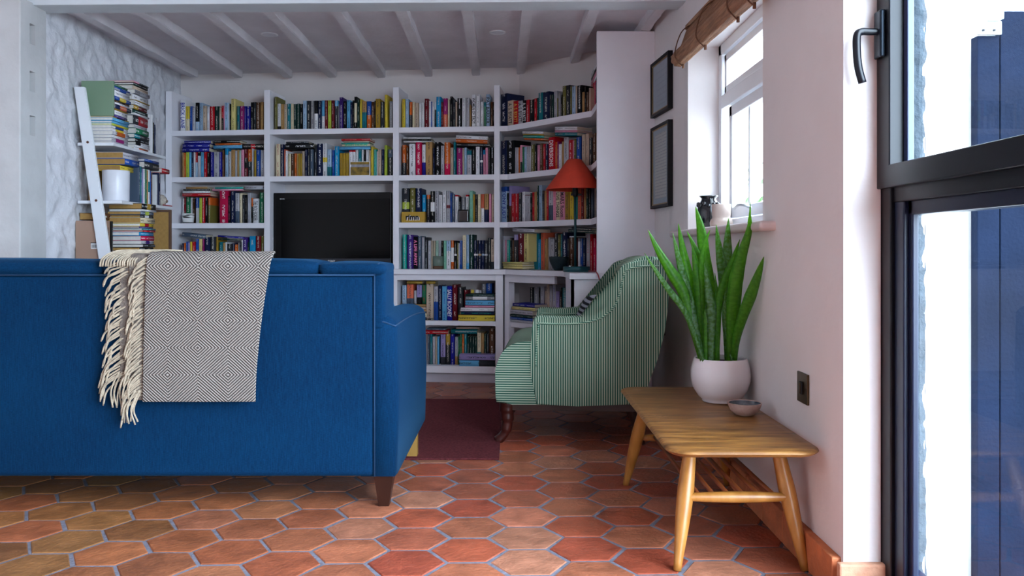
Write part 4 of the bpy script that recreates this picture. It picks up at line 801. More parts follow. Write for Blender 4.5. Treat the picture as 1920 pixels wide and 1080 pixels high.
# padded top roll in three tufted sections, slightly proud of the panel
secs = [(-2.30, -1.665), (-1.662, -1.048), (-.672-.376, -.672), (-.669, SR)]
secs = [(-2.30, -1.42), (-1.417, -.672), (-.669, SR)]
for i, (a, b) in enumerate(secs):
    bm = bmesh.new(); pillow(bm, (a, SY-.012, .808), (b, SY+.24, .864 if i < 2 else .853), .026, .007, sub=12); obj('back_cushion', bm, SOFA, sf)
bm = bmesh.new(); box(bm, (SR-.05, SY+.005, .62), (SR, SY+.235, .84), bev=.018, seg=4); o = obj('back_side', bm, SOFA, sf); o.data.shade_smooth()
bm = bmesh.new(); tube(bm, [(SL, SY-.004, .812), (SR-.036, SY-.004, .812)], .0032, seg=8); tube(bm, [(SR-.036, SY-.001, .812), (SR-.036, SY-.001, .115)], .0026, seg=8)
tube(bm, smooth_pts([(SR-.036, SY-.004, .812), (SR-.03, SY-.006, .84), (SR-.02, SY+.0, .855)]), .003, seg=8)
obj('piping', bm, PIPE, sf, smooth=True)
def arm(x0, x1, flip=False):
    bm = bmesh.new(); y0, y1 = SY+.01, 3.93; n = 22; m = 16; g = []
    for i in range(n+1):
        t = i/n; y = y0+(y1-y0)*t
        top = .652+.012*math.sin(t*math.pi)-.03*t-.0
        ring = []
        w = (x1-x0)/2; cx = (x0+x1)/2; r = .022; zb = .112
        e = min(1, min(t, 1-t)*n/1.0)
        pts = [(-w, zb+.0), (-w, top-.02), (-w+.008, top-.006), (-w*.5, top+.014), (0, top+.024), (w*.5, top+.016), (w-.008, top-.002), (w, top-.02), (w+.006, (top+zb)/2), (w, zb)]
        for px_, pz in pts:
            k = 1 if 0 < i < n else .93; kz = 1 if 0 < i < n else .99
            ring.append(bm.verts.new((cx+px_*k, y, zb+(pz-zb)*kz)))
        g.append(ring)
    for a, b in zip(g, g[1:]):
        for j in range(len(a)): k = (j+1) % len(a); bm.faces.new((a[j], a[k], b[k], b[j]))
    bm.faces.new(g[0]); bm.faces.new(g[-1])
    for f in bm.faces: f.smooth = True
    o = obj('arm', bm, SOFA, sf)
    bm = bmesh.new(); xe = x1-.001 if not flip else x0+.001
    tube(bm, [(xe, y0+(y1-y0)*t, .636+.012*math.sin(t*math.pi)-.03*t) for t in [i/20 for i in range(21)]], .003, seg=8)
    tube(bm, smooth_pts([(x0, y0+.002, .634), (cx_(x0, x1), y0-.001, .652), (x1, y0+.002, .634)]), .003, seg=8)
    obj('arm_piping', bm, PIPE, o, smooth=True)
def cx_(a, b): return (a+b)/2
arm(-.53, -.403); arm(-2.43, -2.303, True)
bm = bmesh.new(); box(bm, (-2.31, SY+.1, .112), (-.52, 3.9, .30), bev=.015, seg=3); obj('seat_base', bm, SOFA, sf).data.shade_smooth()
for a, b in ((-2.3, -1.42), (-1.415, -.535)):
    bm = bmesh.new(); pillow(bm, (a, SY+.24, .30), (b, 3.94, .45), .04, .012); obj('seat_cushion', bm, SOFA, sf)
def sleg(x, y, m):
    bm = bmesh.new(); n = [(.034, .0), (.046, .0)]
    lo = [(-.018, -.02), (.018, -.02), (.018, .02), (-.018, .02)]; hi = [(-.034, -.034), (.034, -.034), (.034, .034), (-.034, .034)]
    sx = 1 if x > -1 else -1
    a = [bm.verts.new((x+p[0]-.002*sx, y+p[1], 0)) for p in lo]; b = [bm.verts.new((x+p[0], y+p[1], .113)) for p in hi]
    bm.faces.new(a); bm.faces.new(b)
    for i in range(4): j = (i+1) % 4; bm.faces.new((a[i], a[j], b[j], b[i]))
    obj('leg', bm, m, sf)
sleg(-.448, 2.95, DARKWOOD); sleg(-2.38, 2.95, DARKWOOD)
for x in (-.432, -2.38):
    bm = bmesh.new(); box(bm, (x-.022, 3.61, .008), (x+.022, 3.655, .115)); obj('leg', bm, OAK, sf)
cu = thing('cushion', 'white and blue striped cushion peeking above the sofa arm', 'cushion', (-.62, 3.45, .455))
bm = bmesh.new(); pillow(bm, (-.2, -.05, 0), (.2, .05, .24), .045, .03, M=Matrix.Translation((-.70, 3.42, .47)) @ Matrix.Rotation(R(-12), 4, 'X')); obj('cushion_cover', bm, stripe_mat('blue_white_stripe', 'X', '3E7CA8', 'E4E4E2', .03), cu)

# ------------------------------------------------------------------ throw over the sofa back
th = thing('throw', 'grey diamond patterned wool throw with cream tassels draped over sofa back', 'throw', (-1.08, 2.88, .87))
def drape(name, xt0, xt1, xb0, xb1, zb, off, m, back=.25, wob=.004, seed=0, uoff=0, zt=None):
    """cloth path: up the front face of the sofa back, over the top roll and down behind"""
    bm = bmesh.new(); uvl = bm.loops.layers.uv.new('UVMap'); path = []
    yf = SY-.017-off; zt = (zt or .872)+off*.6
    for i in range(30): t = i/29; path.append((yf-.004*math.sin(t*3), zb+(zt-.035-zb)*t))
    for i in range(1, 9): a = i/8*math.pi/2; path.append((yf+.035*(1-math.cos(a)), zt-.035+.035*math.sin(a)))
    for i in range(1, 9): path.append((yf+.035+i/8*.20, zt))
    for i in range(1, 9): a = i/8*math.pi/2; path.append((yf+.235+.035*math.sin(a), zt-.035*(1-math.cos(a))))
    for i in range(1, 8): path.append((yf+.27, zt-.035-back*i/7))
    d = [0]
    for a, b in zip(path, path[1:]): d.append(d[-1]+math.hypot(b[0]-a[0], b[1]-a[1]))
    n = 44; H = zt-zb; g = []
    for (y, z), s in zip(path, d):
        t = max(0, min(1, (z-zb)/H)) if s < H+.1 else 1; x0 = xb0+(xt0-xb0)*t**1.2; x1 = xb1+(xt1-xb1)*t**1.6; row = []
        if y > yf+.04: x1 -= .075*min(1, (y-yf-.04)/.2)
        for k in range(n+1):
            u = k/n; x = x0+(x1-x0)*u; w = wob*noise.noise(Vector((x*7+seed, s*5, seed)))
            e = .010*(1 if 0 < k < n else 0)
            row.append((bm.verts.new((x, y-abs(w)*(1 if s < H else 0)-.0, z+(abs(w) if s >= H else 0))), x+uoff, s))
        g.append(row)
    for a, b in zip(g, g[1:]):
        for k in range(n):
            q = (a[k], a[k+1], b[k+1], b[k]); f = bm.faces.new([r[0] for r in q]); f.smooth = True
            for l, r in zip(f.loops, q): l[uvl].uv = (r[1], r[2])
    me = bpy.data.meshes.new(name); bm.to_mesh(me); bm.free(); o = link(name, me, m, th)
    md = o.modifiers.new('s', 'SOLIDIFY'); md.thickness = .009; md.offset = -1 if False else 1; md2 = o.modifiers.new('b', 'BEVEL'); md2.width = .003; md2.segments = 2; md2.limit_method = 'ANGLE'
    return o
def bx(px, z): return (px-960)/F*2.87
top_l, top_r = bx(279, 0), bx(513, 0)
drape('folded_under_layer', bx(226, 0), bx(290, 0), bx(226, 0), bx(262, 0), .44, .001, FRINGEG, seed=3)
drape('folded_middle_layer', bx(243, 0), bx(400, 0), bx(255, 0), bx(400, 0), .385, .009, FRINGEG, seed=9)
drape('throw_cloth', top_l, top_r, bx(272, 0), bx(482, 0), .381, .020, THROW, seed=1, uoff=.045)
def tassels(name, x_top, x_bot, z0, z1, yy, n, seed, ln=.072):
    bm = bmesh.new(); rn = random.Random(seed)
    for i in range(n):
        t = i/(n-1); z = z0+(z1-z0)*t; x = x_top+(x_bot-x_top)*t+rn.uniform(-.004, .004); y = yy+rn.uniform(-.004, .003)
        L = ln*rn.uniform(.8, 1.15)*(1+.25*t); dr = .045+.05*t+rn.uniform(-.01, .02); w = rn.uniform(-.006, .006)
        pts = [(x+.02, y+.004, z), (x, y, z+.004), (x-L*.42, y-.006, z-.004-dr*.15), (x-L*.75+w, y-.007, z-dr*.5), (x-L*.88+w*2, y-.004, z-dr*1.0)]
        tube(bm, smooth_pts(pts, 4), [.0034]*16+[.0022], seg=6)
    # the last tassels hang straight down at the corner
    for i in range(5):
        x = x_bot-.01-.012*i*.5+rn.uniform(-.004, .004); y = yy-.003*i*.5
        pts = [(x+.015, y, z1+.02), (x, y-.004, z1-.01), (x-.012, y-.004, z1-.05), (x-.008+rn.uniform(-.01, .01), y-.003, z1-.085-rn.uniform(0, .02))]
        tube(bm, smooth_pts(pts, 4), .003, seg=6)
    o = obj(name, bm, FRINGE, th, smooth=True); return o
tassels('tassel_fringe', bx(240, 0), bx(236, 0), .865, .46, SY-.024, 46, 1)
tassels('tassel_fringe', bx(276, 0), bx(267, 0), .868, .40, SY-.036, 52, 2, ln=.055)
bm = bmesh.new(); rn = random.Random(4)     # tassels lying over the top edge
for i in range(14):
    x = bx(218+i*5, 0)+rn.uniform(-.003, .003); yy = SY+.03+.012*i*.3
    tube(bm, smooth_pts([(x+.05, yy+.05, .896), (x, yy, .898), (x-.03, yy-.03, .888), (x-.045, SY-.03, .868), (x-.05, SY-.034, .842)], 4), .0032, seg=6)
obj('tassel_fringe', bm, FRINGE, th, smooth=True)

# ------------------------------------------------------------------ armchair
AY = 3.85
ac = thing('armchair', 'green and cream ticking striped armchair with turned dark front legs', 'armchair', (.35, 4.2, 0))
AM = Matrix.Translation((.103, AY, 0)) @ Matrix.Rotation(R(-3.4), 4, 'Z') @ Matrix.Translation((-.103, -AY, 0))
def outline(pts, n=5): return [(p.x, p.z) for p in smooth_pts([(x, 0, z) for x, z in pts], n)]
def fin(name, bm, m, parent=ac, ang=40):
    bmesh.ops.transform(bm, matrix=AM, verts=bm.verts); bmesh.ops.recalc_face_normals(bm, faces=bm.faces)
    o = obj(name, bm, m, parent); o.data.shade_smooth(); 
    try: o.data.set_sharp_from_angle(angle=R(ang))
    except Exception: pass
    return o
sideP = outline([(.085, .33), (.083, .40), (.09, .50), (.096, .565), (.103, .582)], 4)+outline([(.12, .588), (.22, .584), (.30, .588), (.361, .598), (.415, .622), (.452, .665), (.472, .73), (.486, .79), (.507, .825), (.545, .843)], 4)+outline([(.60, .851), (.668, .852), (.692, .838), (.708, .77), (.716, .694), (.702, .556), (.672, .42), (.63, .30), (.60, .192)], 4)+[(.30, .180), (.112, .185)]
# orientation of the outline decides which way its normals point
A_ = sum(sideP[i][0]*sideP[(i+1) % len(sideP)][1]-sideP[(i+1) % len(sideP)][0]*sideP[i][1] for i in range(len(sideP)))
SGN = -1 if A_ > 0 else 1
def side(y0, y1):
    bm = bmesh.new(); extr_xz(bm, sideP, y0, y1, bev=.03, seg=6)
    bmesh.ops.triangulate(bm, faces=[f for f in bm.faces if len(f.verts) > 6]); return bm
near = fin('side_panel', side(AY, AY+.125), STR_A); far = fin('side_panel', side(AY+.60, AY+.725), STR_A)
for o_, y in ((near, AY-.001), (far, AY+.601)):
    bm = bmesh.new(); pp = []
    for i in range(2, 62):
        p, q = Vector(sideP[i-1]), Vector(sideP[i+1]); d = (q-p).normalized(); nn = Vector((d.y, -d.x))*.027; pp.append((sideP[i][0]+nn.x*(1 if A_ < 0 else -1), y, sideP[i][1]+nn.y*(1 if A_ < 0 else -1)))
    tube(bm, pp, .0042, seg=8); o = fin('piping', bm, PIPEG, ac)
# inner back between the sides, leaning, with a rounded top
bm = bmesh.new(); bk = outline([(.36, .30), (.40, .42), (.45, .58), (.485, .70), (.512, .80), (.56, .848), (.63, .868), (.69, .852), (.712, .77), (.716, .69), (.70, .55), (.655, .36), (.60, .19)], 4)
extr_xz(bm, bk, AY+.05, AY+.675, bev=.02, seg=3); fin('backrest', bm, STR_A)
bm = bmesh.new(); st = outline([(-.075, .19), (-.078, .30), (-.074, .36), (-.045, .425), (.0, .462), (.06, .476), (.16, .474), (.30, .462), (.42, .455)], 5)+[(.42, .20), (.2, .186), (.0, .184)]
extr_xz(bm, st, AY+.004, AY+.72, bev=.022, seg=4); fin('seat', bm, STR_Z, ang=60)
bm = bmesh.new(); box(bm, (.0, AY+.02, .155), (.60, AY+.70, .2)); fin('seat_rail', bm, DARKWOOD)
def cab(x, y):
    bm = bmesh.new(); tube(bm, smooth_pts([(x, y, .19), (x-.004, y, .15), (x-.002, y, .10), (x-.012, y, .05), (x-.032, y, .022), (x-.05, y, .008)], 6), [.038]*3+[.036]*4+[.031]*5+[.025]*6+[.021]*7+[.022]*6, seg=12); fin('front_leg', bm, REDWOOD)
cab(-.022, AY+.05); cab(-.022, AY+.66)
for y in (AY+.05, AY+.66):
    bm = bmesh.new(); tube(bm, [(.54, y, .19), (.60, y, .0)], [.024, .016], seg=10); fin('back_leg', bm, DARKWOOD)
pc = thing('scatter_cushion', 'small navy and white striped cushion on the armchair seat', 'cushion', (.42, 4.15, .5))
bm = bmesh.new(); pillow(bm, (-.055, -.2, -.11), (.055, .2, .11), .04, .02, M=Matrix.Translation((.40, 4.22, .545)) @ Matrix.Rotation(R(22), 4, 'Y')); obj('cushion_cover', bm, stripe_mat('navy_white_stripe', 'Z', '0A0E1A', '9EA2AC', .022), pc)

# ------------------------------------------------------------------ coffee table
ct = thing('coffee_table', 'long low elm coffee table with splayed legs and slatted rack', 'coffee table', (.63, 2.78, 0))
def topshape(x0, x1, y0, y1, z0, z1, r):
    bm = bmesh.new(); rings = []
    for dz, ins in ((0, .030), (.003, .016), (.009, .005), (.014, 0), (.019, .003), (.0225, .010)):
        ring = []
        for cx, cy, a0 in ((x1-r, y1-r, 0), (x0+r, y1-r, 90), (x0+r, y0+r, 180), (x1-r, y0+r, 270)):
            for k in range(9):
                a = R(a0+k*11.25); q = r-ins
                # slightly bowed sides
                x = cx+q*math.cos(a); y = cy+q*math.sin(a); ring.append(bm.verts.new((x, y, z0+dz)))
        rings.append(ring)
    n = len(rings[0])
    for a, b in zip(rings, rings[1:]):
        for i in range(n): j = (i+1) % n; bm.faces.new((a[i], a[j], b[j], b[i]))
    bm.faces.new(rings[0]); bm.faces.new(rings[-1]); return bm
TX0, TX1, TY0, TY1, TH = .42, .842, 2.235, 3.30, .36
o = obj('tabletop', topshape(TX0, TX1, TY0, TY1, TH-.0225, TH, .07), ELM, ct); o.data.shade_smooth()
try: o.data.set_sharp_from_angle(angle=R(35))
except Exception: pass
# the grain of the top runs across in the photograph: rotate the texture through the mapping axis
def tleg(ftx, fty, tpx, tpy):
    bm = bmesh.new(); a = Vector((ftx, fty, .0)); b = Vector((tpx, tpy, TH-.018)); n = 16; pts = [a.lerp(b, i/n) for i in range(n+1)]
    tube(bm, pts, [.0115+.0125*math.sin(min(1, (i/n)/.62)*math.pi/2)**1.3-(.007*max(0, (i/n-.62)/.38)) for i in range(n+1)], seg=16); obj('leg', bm, BEECH, ct, smooth=True)
LG = [((.463, 2.344), (.522, 2.44)), ((.822, 2.345), (.77, 2.44)), ((.435, 3.2), (.495, 3.09)), ((.822, 3.2), (.77, 3.09))]
for a, b in LG: tleg(*a, *b)
for y in (2.39, 3.145):
    bm = bmesh.new(); n = 14; pts = [Vector((.487+(.80-.487)*i/n, y, .193)) for i in range(n+1)]
    tube(bm, pts, [.0075+.0085*math.sin(max(.02, min(.98, i/n))*math.pi)**.5 for i in range(n+1)], seg=14); obj('stretcher', bm, BEECH, ct, smooth=True)
for i in range(6):
    x = .535+i*.043; bm = bmesh.new(); tube(bm, [(x, 2.385, .197), (x, 3.15, .197)], .0065, seg=10); obj('rack_rod', bm, REDBEECH, ct, smooth=True)

# ------------------------------------------------------------------ plant
pl = thing('potted_snake_plant', 'snake plant in round white glazed pot on the coffee table', 'plant', (.742, 2.975, TH))
PC = (.742, 2.975, TH)
bm = bmesh.new(); lathe(bm, [(.05, 0), (.062, .001), (.066, .006), (.064, .009), (.078, .02), (.094, .045), (.103, .075), (.1045, .095), (.102, .12), (.097, .14), (.093, .152), (.0905, .156), (.087, .154), (.088, .145), (.092, .125), (.09, .12)], PC, 56, cap=True)
obj('pot', bm, CERW, pl, smooth=True)
bm = bmesh.new(); lathe(bm, [(.088, .12), (.088, .138), (.05, .142), (.01, .14)], PC, 40); obj('soil', bm, SOIL, pl)
def Z6(x, y): return (1170+x*.2963, 380+y*.2963)
def leaf(pts, wmax, dt, db, m, wpos=.45, twist=0, seed=0):
    """pts: tip..base positions read from the photograph, dt/db distance of tip and base from the camera"""
    n = len(pts); P3 = []
    for i, (x, y) in enumerate(pts):
        t = i/(n-1); px, py = Z6(x, y); dd = dt+(db-dt)*t; P3.append(P(px, py, dd))
    bz = PC[2]+.135
    base = P3[-1]; P3[-1] = Vector((max(PC[0]-.07, min(PC[0]+.07, base.x)), db, bz))
    S = smooth_pts(P3, 7); N_ = len(S); w3 = wmax*.2963/F*((dt+db)/2); bm = bmesh.new(); uvl = bm.loops.layers.uv.new('UVMap'); rows = []; s = 0
    for i, p in enumerate(S):
        t = i/(N_-1); d = (S[min(i+1, N_-1)]-S[max(i-1, 0)]).normalized()
        w = w3/2*(min(1, (t/wpos))**.75 if t < wpos else 1-.48*((t-wpos)/(1-wpos))**1.2); w = max(w, .0006)
        if t < .02: w = .0008
        tw = R(twist)*(t-.3); side = d.cross(Vector((math.sin(tw), -math.cos(tw), 0))).normalized(); nrm = side.cross(d).normalized()
        if i: s += (p-S[i-1]).length
        th_ = .0022 if t > .04 else .0008; row = []
        for k, (u, f) in enumerate(((-1, 0), (-.55, .30), (0, .48), (.55, .30), (1, 0))): row.append((bm.verts.new(p+side*w*u+nrm*(w*f)), (u+1)/2, s))
        for k, (u, f) in enumerate(((.55, .30), (0, .48), (-.55, .30))): row.append((bm.verts.new(p+side*w*u+nrm*(w*f-th_)), (u+1)/2, s))
        rows.append(row)
    for a, b in zip(rows, rows[1:]):
        for k in range(8):
            j = (k+1) % 8; q = (a[k], a[j], b[j], b[k]); f = bm.faces.new([r[0] for r in q]); f.smooth = True
            for l, r in zip(f.loops, q): l[uvl].uv = (r[1]+seed, r[2]+seed*.3)
    obj('leaf', bm, m, pl)
Z = 2.975
LEAVES = [
 ([(152, 172), (215, 300), (300, 440), (372, 560), (425, 740), (470, 900), (480, 985)], 76, Z-.05, Z-.03, LEAF, .38),
 ([(130, 320), (200, 430), (290, 560), (380, 680), (450, 840), (515, 985)], 44, Z-.16, Z-.05, LEAFM, .45),
 ([(308, 190), (340, 330), (375, 470), (415, 620), (450, 780), (480, 985)], 66, Z-.02, Z-.045, LEAFM, .5),
 ([(343, 132), (372, 300), (408, 480), (440, 640), (480, 820), (500, 985)], 74, Z+.05, Z+.0, LEAF, .38),
 ([(398, 180), (440, 270), (470, 360), (480, 560), (500, 800), (508, 985)], 50, Z+.03, Z+.01, LEAF, .4),
 ([(453, 25), (485, 160), (510, 330), (545, 500), (565, 700), (572, 985)], 72, Z+.07, Z+.03, LEAF, .3),
 ([(545, 172), (510, 270), (492, 420), (500, 640), (515, 985)], 40, Z-.03, Z-.02, LEAF, .4),
 ([(430, 270), (455, 400), (478, 560), (492, 760), (500, 985)], 70, Z-.01, Z-.01, LEAF, .45),
 ([(510, 380), (530, 520), (550, 660), (553, 800), (552, 985)], 72, Z-.06, Z-.055, LEAFM, .5),
 ([(583, 138), (600, 280), (622, 420), (630, 560), (645, 760), (655, 985)], 66, Z+.02, Z+.02, LEAFM, .35),
 ([(662, 98), (656, 220), (652, 360), (640, 520), (650, 760), (680, 985)], 66, Z+.06, Z+.03, LEAFM, .35),
 ([(733, 232), (700, 330), (650, 460), (610, 590), (588, 740), (590, 985)], 58, Z-.04, Z-.03, LEAF, .5),
 ([(800, 60), (790, 180), (745, 330), (710, 480), (690, 640), (680, 800), (672, 985)], 92, Z-.19, Z-.04, LEAF, .5),
 ([(800, -20), (796, 80), (780, 190), (755, 330), (735, 560), (700, 985)], 30, Z-.17, Z-.0, LEAF, .55),
 ([(885, 342), (850, 450), (800, 590), (745, 740), (708, 880), (695, 985)], 78, Z-.19, Z-.04, LEAF, .4),
 ([(575, 445), (588, 580), (600, 720), (592, 985)], 36, Z-.01, Z-.02, LEAF, .5),
 ([(640, 560), (640, 700), (665, 860), (690, 985)], 40, Z-.06, Z-.05, LEAFM, .6),
 ([(528, 600), (522, 740), (520, 985)], 44, Z-.055, Z-.05, LEAF, .5),
]
for i, (p, w, dt, db, m, wp) in enumerate(LEAVES): leaf(p, w, dt, db, m, wp, twist=(i*37 % 40)-20, seed=i*.37)
bw = thing('small_bowl', 'small pinkish marbled bowl with dark glossy inside beside the plant pot', 'bowl', (.758, 2.725, TH))
bm = bmesh.new(); lathe(bm, [(.018, 0), (.03, .003), (.045, .016), (.053, .034), (.0545, .042)], (.758, 2.725, TH), 40, cap=False); bm.faces.new([v for v in bm.verts[:40]]) if False else None
lathe(bm, [(.0545, .042), (.052, .0425), (.0515, .040)], (.758, 2.725, TH), 40, cap=False); lathe(bm, [(.0, .0), (.018, 0)], (.758, 2.725, TH), 40, cap=False)
obj('bowl_shell', bm, mat('marbled_clay', 'C9AFA4', .5, col2='A8877C', scale=30), bw, smooth=True)
bm = bmesh.new(); lathe(bm, [(.001, .006), (.028, .008), (.043, .018), (.050, .033), (.0515, .040)], (.758, 2.725, TH), 40, cap=False); obj('glazed_inside', bm, mat('dark_glaze', '0C1118', .15, col2='5A626C', scale=35, coat=.5), bw, smooth=True)

# ------------------------------------------------------------------ rug, lamp, television
rg = obj('rug', Bm(((-1.85, 3.575, 0), (-.055, 5.0, .008)), bev=.003), RUG); rebase(rg, (-.95, 4.2, 0)); tag(rg, 'maroon woven rug on the tiles between sofa and armchair', 'rug')
LX, LY = .385, 4.985
lp = thing('table_lamp', 'table lamp with red conical shade and teal base on the worktop', 'lamp', (LX, LY, DK))
bm = bmesh.new(); lathe(bm, [(.078, 0), (.081, .003), (.081, .028), (.077, .031), (.006, .032)], (LX, LY, DK), 48); obj('lamp_base', bm, TEALM, lp, smooth=False).data.shade_smooth()
bm = bmesh.new(); tube(bm, [(LX-.008, LY, DK+.03), (LX-.008, LY, 1.25)], .0075, seg=14); obj('pole', bm, TEALM, lp, smooth=True)
bm = bmesh.new(); lathe(bm, [(.012, 0), (.018, .01), (.018, .05), (.012, .055)], (LX-.008, LY, 1.215), 20); box(bm, (LX-.035, LY-.006, 1.222), (LX+.03, LY+.006, 1.234), bev=.003); obj('bulb_holder', bm, BLACKM, lp)
bm = bmesh.new(); prof = [(.172, 1.256), (.17, 1.262), (.045, 1.432), (.036, 1.438), (.001, 1.438)]; lathe(bm, prof, (LX-.012, LY, 0), 56, cap=False)
lathe(bm, [(.168, 1.256), (.043, 1.43), (.001, 1.434)], (LX-.012, LY, 0), 56, cap=False); lathe(bm, [(.168, 1.256), (.172, 1.256)], (LX-.012, LY, 0), 56, cap=False)
o = obj('lamp_shade', bm, REDSH, lp); o.data.shade_smooth()
bm = bmesh.new(); tube(bm, smooth_pts([(LX+.06, LY-.02, DK+.006), (LX+.11, 4.8, DK+.006), (.475, 4.69, DK+.004), (.483, 4.655, DK-.02), (.50, 4.655, .66), (.52, 4.655, .5)], 6), .0035, seg=8); obj('lamp_cord', bm, REDCORD, lp, smooth=True)
obj('switch_dot', Bm(((LX-.05, LY-.06, DK+.03), (LX-.04, LY-.05, DK+.038)), bev=.002), WHITEC, lp)
tv = thing('television', 'black flat screen television on the worktop among the shelves', 'television', (-1.15, 5.72, DK))
ta, tb = hit(513, LA, .05), hit(733.5, LA, .05); yy = pt(LA, (ta+tb)/2, .05).y
def zz(py): return EYE+(HZ-py)/F*yy
obj('screen_bezel', Bm(((ta, .05, zz(497)), (tb, .09, zz(361))), bev=.004, M=MA), TVB, tv)
obj('bottom_panel', Bm(((ta, .044, zz(496)), (tb, .05, zz(484.5))), bev=.002, M=MA), TVF, tv)
obj('screen', Bm(((ta+.055, .0485, zz(483)), (tb-.008, .05, zz(373))), M=MA), mat('dark_screen', '020203', .15, var=.01, spec=.12), tv)
obj('stand', Bm(((ta+.2, .05, DK), (tb-.01, .2, DK+.018)), ((ta+.38, .1, DK), (ta+.46, .13, zz(480))), bev=.004, M=MA), TVF, tv)
def ltx(name, txt, size, s, z, d, m, parent, width=None, bold=.0003, Mx=MA):
    def mp(x, y, tot):
        k = (width/tot) if width else 1; return (x*k, 0, y)
    o, w = lettering(name, txt, size, mp, m, parent, bold=bold)
    o.data.transform(Mx @ Matrix.Translation((s, d, z)))
    o.matrix_local = WMAT.get(parent.name, Matrix()).inverted(); return o
ltx('lettering', 'SONY', .02, hit(615.5, LA, .05), zz(489.5), .0425, INKW, tv, width=.052)
ltx('lettering', 'BRAVIA', .008, hit(525, LA, .05), zz(372.5), .0485, INKW, tv, width=.034)

# ------------------------------------------------------------------ small things on the shelves
def at(px, L, d): s = hit(px, L, d); return pt(L, s, d)
c = at(353, LA, .055); cp = thing('brushed_white_cup', 'white cup with black brush marks on the third shelf, left', 'cup', (c.x, c.y, S3))
CUPM = mat('white_black_brushed', 'E4E4E2', .4, scale=14, stretch=(.4, .4, 4)); r = CUPM.node_tree.nodes['Color Ramp'].color_ramp; r.elements[0].color = srgb('141414'); r.elements[0].position = .34; r.elements[1].color = srgb('E6E6E4'); r.elements[1].position = .42
bm = bmesh.new(); lathe(bm, [(.03, 0), (.036, .004), (.041, .05), (.0415, .07), (.039, .07), (.037, .05), (.03, .008)], (c.x, c.y, S3), 32); obj('cup_body', bm, CUPM, cp, smooth=True)
bm = bmesh.new(); lathe(bm, [(.031, 0.0005), (.036, .0006), (.037, .007), (.0363, .0075)], (c.x, c.y, S3), 32, cap=False); obj('base_ring', bm, INKB, cp)
c = at(869, LA, .04); cp = thing('black_glass_tumbler', 'glossy black square tumbler standing before books on third shelf', 'tumbler', (c.x, c.y, S3))
obj('tumbler_body', Bm(((-.036, -.03, 0), (.036, .03, .085)), bev=.008, seg=3, M=Matrix.Translation((c.x, c.y, S3))), CERBK, cp); obj('rim', Bm(((-.033, -.027, .085), (.033, .027, .087)), M=Matrix.Translation((c.x, c.y, S3))), TVF, cp)
s0, s1 = hit(752.5, LA, 0), hit(796, LA, 0); z1 = EYE+(HZ-397.5)/F*5.69
yb = thing('yellow_box', 'mustard yellow card box with black and white letters, third shelf', 'box', (-.73, 5.68, S3))
obj('box_body', Bm(((s0, .002, S3), (s1, .06, z1)), bev=.002, M=MA), mat('mustard_card', 'B8922E', .7, var=.15, scale=50, stretch=(8, 8, .3)), yb)
ltx('letter_shadow', 'rimn', .05, s0+.036, (S3+z1)/2-.004, -.0004, INKW, yb, width=.09, bold=.002); ltx('box_lettering', 'rimn', .05, s0+.03, (S3+z1)/2, -.0012, INKB, yb, width=.09, bold=.002)
c = at(821.5, LA, .042); cp = thing('stoneware_cup', 'green glazed cup with bare brown base on the fourth shelf', 'cup', (c.x, c.y, DK))
bm = bmesh.new(); lathe(bm, [(.033, .020), (.0355, .021), (.0365, .05), (.0365, .087), (.034, .087), (.033, .05), (.0325, .021)], (c.x, c.y, DK), 32); obj('glazed_body', bm, mat('sage_glaze', '66776C', .25, var=.1), cp, smooth=True)
bm = bmesh.new(); lathe(bm, [(.031, 0), (.034, .002), (.0355, .021), (.033, .0215)], (c.x, c.y, DK), 32); obj('clay_base', bm, mat('brown_clay', '5A3F2C', .8), cp, smooth=True)
c = at(1047.5, LB, .035)
cb = thing('dark_teal_bowl', 'rough dark teal bowl on the worktop left of the lamp', 'bowl', (c.x, c.y, DK))
bm = bmesh.new(); lathe(bm, [(.024, 0), (.03, .004), (.045, .03), (.058, .06), (.061, .088), (.058, .088), (.054, .06), (.04, .03), (.02, .012)], (c.x, c.y, DK), 36); obj('bowl_wall', bm, DTEAL, cb, smooth=True)
bm = bmesh.new(); lathe(bm, [(.018, .0125), (.02, .0121)], (c.x, c.y, DK), 20); obj('bowl_floor', bm, CERBK, cb)
s0, s1 = hit(655, LA, 0), hit(693, LA, 0); z1 = EYE+(HZ-304)/F*5.75
cd = thing('picture_card', 'white card with gold and grey picture leaning on the second shelf', 'card', (-1.05, 5.72, S2))
obj('card_stock', Bm(((s0, .008, S2), (s1, .010, z1)), M=MA), INKW, cd)
GM = mat('gold_scene', 'A8862A', .6, scale=26, col2='3A3418'); obj('gold_print', Bm(((s0+.006, .0072, S2+.004), (s1-.004, .008, z1-.038)), ((s0+.005, .0072, z1-.02), (s1-.004, .008, z1-.003)), M=MA), GM, cd)
obj('grey_print', Bm(((s0+.01, .0072, z1-.038), (s1-.004, .008, z1-.02)), M=MA), mat('grey_scene', '8A8A92', .7, scale=40, var=.3), cd)
for k, (px, w, h, cc_, lb) in enumerate([(886, .02, .022, 'yellow', 'tiny yellow box'), (895, .022, .022, 'white', 'tiny white box with black mark'), (901, .014, .02, 'lightgrey', 'tiny grey box')]):
    s = hit(px, LA, .08); z0 = EYE+(HZ-549.8)/F*5.68
    o = obj('trinket_box', Bm(((s-w/2, .07, z0), (s+w/2, .09, z0+h)), bev=.002, M=MA), mat('trinket_%s' % cc_, HEX[cc_], .6)); c = MA @ Vector((s, .08, z0)); rebase(o, c); tag(o, lb+' standing on the book pile under the worktop', 'box')

